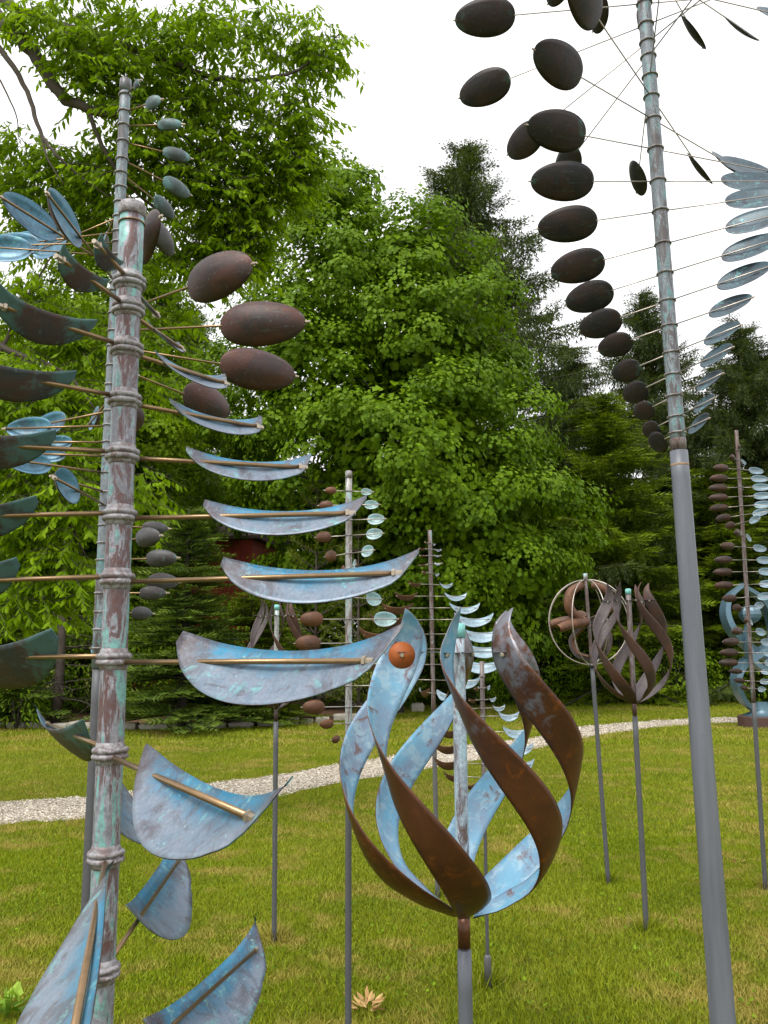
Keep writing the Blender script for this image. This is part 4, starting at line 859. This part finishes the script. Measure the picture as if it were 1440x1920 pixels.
def grass(y0, y1, n, hgt, wid, tm):
    y = np.sqrt(rng.uniform(y0 ** 2, y1 ** 2, n)) if y1 < 12 else rng.uniform(y0, y1, n); x = rng.uniform(-.54, .54, n) * (y + .8)
    ok = ~in_path(x, y) & ~((x < bedx[-1]) & (y > np.interp(x, bedx, bedy) - .12)); x, y = x[ok], y[ok]; m = len(x)
    lean = rng.normal(size=(m, 3)) * .55; lean[:, 2] = 1
    cl = .5 + .5 * np.sin(x * 3.1 + np.cos(y * 2.3) * 2) * np.cos(y * 2.7 + np.sin(x * 1.7)); 
    return cloud('grass', tm[0], tm[1], np.stack([x, y, 0 * x], 1), lean, rng.normal(size=(m, 3)) * np.array([1, .6, .1]), hgt * rng.uniform(.5, 1.25, m) * (.8 + .4 * cl), M['grass'], None, np.clip(rng.random(m) * .8 + .2 * cl, 0, 1) * np.where(rng.random(m) < .04, 1, .95), width=wid * rng.uniform(.7, 1.3, m))
tag(grass(3.2, 7.5, 260000, .032, .0062, BLADE1), 'short mown grass nearest to the sculptures', 'grass', kind='stuff')
tag(grass(7.5, 14.5, 170000, .038, .0075, BLADE1), 'short mown grass between the posts and the gravel path', 'grass', kind='stuff')
tag(grass(14.5, 27.5, 150000, .055, .015, BLADE1), 'short mown grass beyond the gravel path', 'grass', kind='stuff')
n = 14000; x = rng.uniform(1.5, 16, n); y = 26.0 + rng.random(n) ** 2 * 1.8 + .02 * x; tl = rng.normal(size=(n, 3)) * .25; tl[:, 2] = 1
tag(cloud('tall_grass', BLADE[0], BLADE[1], np.stack([x, y, 0 * x], 1), tl, rng.normal(size=(n, 3)), rng.uniform(.35, .95, n), M['shrub'], None, width=.03), 'tall unmown grass along the far edge of the lawn', 'grass', kind='stuff')

# clover and small broad leaves in the turf
n = 1500; y = rng.uniform(3.3, 9, n); x = rng.uniform(-.5, .5, n) * (y + .8); cx_ = np.round(x * 1.3) * .77; x = x * .6 + cx_ * .4; ok = ~in_path(x, y); x, y = x[ok], y[ok]; n = len(x); d = rdir(n); d[:, 2] = np.abs(d[:, 2]) * .5 + .1
tag(cloud('clover', OVALL[0], OVALL[1], np.stack([x, y, .012 + .012 * rng.random(n)], 1), d, np.cross(d, [0, 0, 1.]), rng.uniform(.012, .032, n), M['shrub'], None, width=.03), 'scattered clover and small broad leaves in the mown grass', 'clover', kind='stuff')

# longer grass left standing round the feet of the posts
for bx, by, lab in [(915, 1846, 'shortest twister'), (513, 1760, 'small hidden flame'), (1140, 1652, 'hooped sphere'), (1212, 1742, 'small brown flame'), (822, 1678, 'cone-shaped twister'), (1436, 1664, 'slim twister at right')]:
    g0 = gp(bx, by); m = 170; aa = rng.uniform(0, 6.28, m); rr = .015 + .10 * rng.random(m) ** 1.6; tl = rng.normal(size=(m, 3)) * .4; tl[:, 2] = 1; tl[:, 0] += .4 * np.cos(aa); tl[:, 1] += .4 * np.sin(aa)
    tag(cloud('grass_tuft', BLADE[0], BLADE[1], np.stack([g0.x + rr * np.cos(aa), g0.y + rr * np.sin(aa), 0 * aa], 1), tl, rng.normal(size=(m, 3)), .11 * rng.uniform(.4, 1.2, m), M['grass'], None, width=.006), 'uncut grass tuft at the post foot of the ' + lab, 'grass', kind='stuff')

# ------------------------------------------------------------------ small things on the lawn
M['straw'] = m_leaf('dry_leaf', (.34, .17, .06), (.62, .42, .18), .2, (1, 1, .8)); M['weed'] = m_leaf('weed_leaf', (.20, .36, .03), (.34, .50, .07), .4)
BIGL = ([(0, 0, 0), (.2, .17, .05), (.5, .24, .07), (.8, .13, .02), (1, 0, -.10), (.8, -.13, .02), (.5, -.24, .07), (.2, -.17, .05), (.5, 0, .0)], [(0, 8, 2, 1), (8, 4, 3, 2), (0, 7, 6, 8), (8, 6, 5, 4)])
def leafpile(name, label, px, py, n, size, spread, tall, mat, cat, up=.3, tm=BIGL, wf=.8):
    g0 = gp(px, py); o = empty(name, g0); tag(o, label, cat)
    for i in range(n):
        a = rng.uniform(0, 6.28); p = np.array([[math.cos(a), math.sin(a), 0]]) * spread * rng.random() + np.array([[0, 0, rng.random() * tall + .006]])
        d = np.array([[math.cos(a), math.sin(a), up * rng.uniform(.2, 1.4)]]); cloud('leaf', tm[0], tm[1], p, d, np.cross(d, [[0, 0, 1.]]) + rng.normal(size=(1, 3)) * .4, size * rng.uniform(.7, 1.2), mat, o, np.array([rng.random()]), width=size * wf, smooth=True)
    return o
leafpile('dry_leaf_heap', 'small heap of curled straw-coloured dry leaves at the foot of the small rust twister', 688, 1898, 26, .065, .06, .05, M['straw'], 'dry leaves', .6, BIGL, .6)
leafpile('dry_leaf_heap', 'flat scatter of pale dry leaves on the lawn right of the tall post', 1362, 1622, 8, .075, .09, .015, M['straw'], 'dry leaves', .15)
for k, (px, py, lab) in enumerate([(1340, 1672, 'single pale dry leaf lying below the leaf scatter'), (1365, 1668, 'single curled dry leaf right of the tall post foot'), (1105, 1702, 'single dry leaf between two thin posts')]):
    leafpile('dry_leaf', lab, px, py, 1, .07, .0, .0, M['straw'], 'dry leaf', .1)
wo_ = leafpile('weed', 'broad-leaved light green weed in the lower left corner', 14, 1908, 12, .10, .05, .12, M['weed'], 'weed', .25, BIGL, 1.7)
mb = MB()
for i in range(5): mb.tube([(0, 0, -.02), (.02 * math.cos(i * 1.3), .02 * math.sin(i * 1.3), .12)], [.004, .003], 5)
mb.build('stem', M['weed'], wo_)
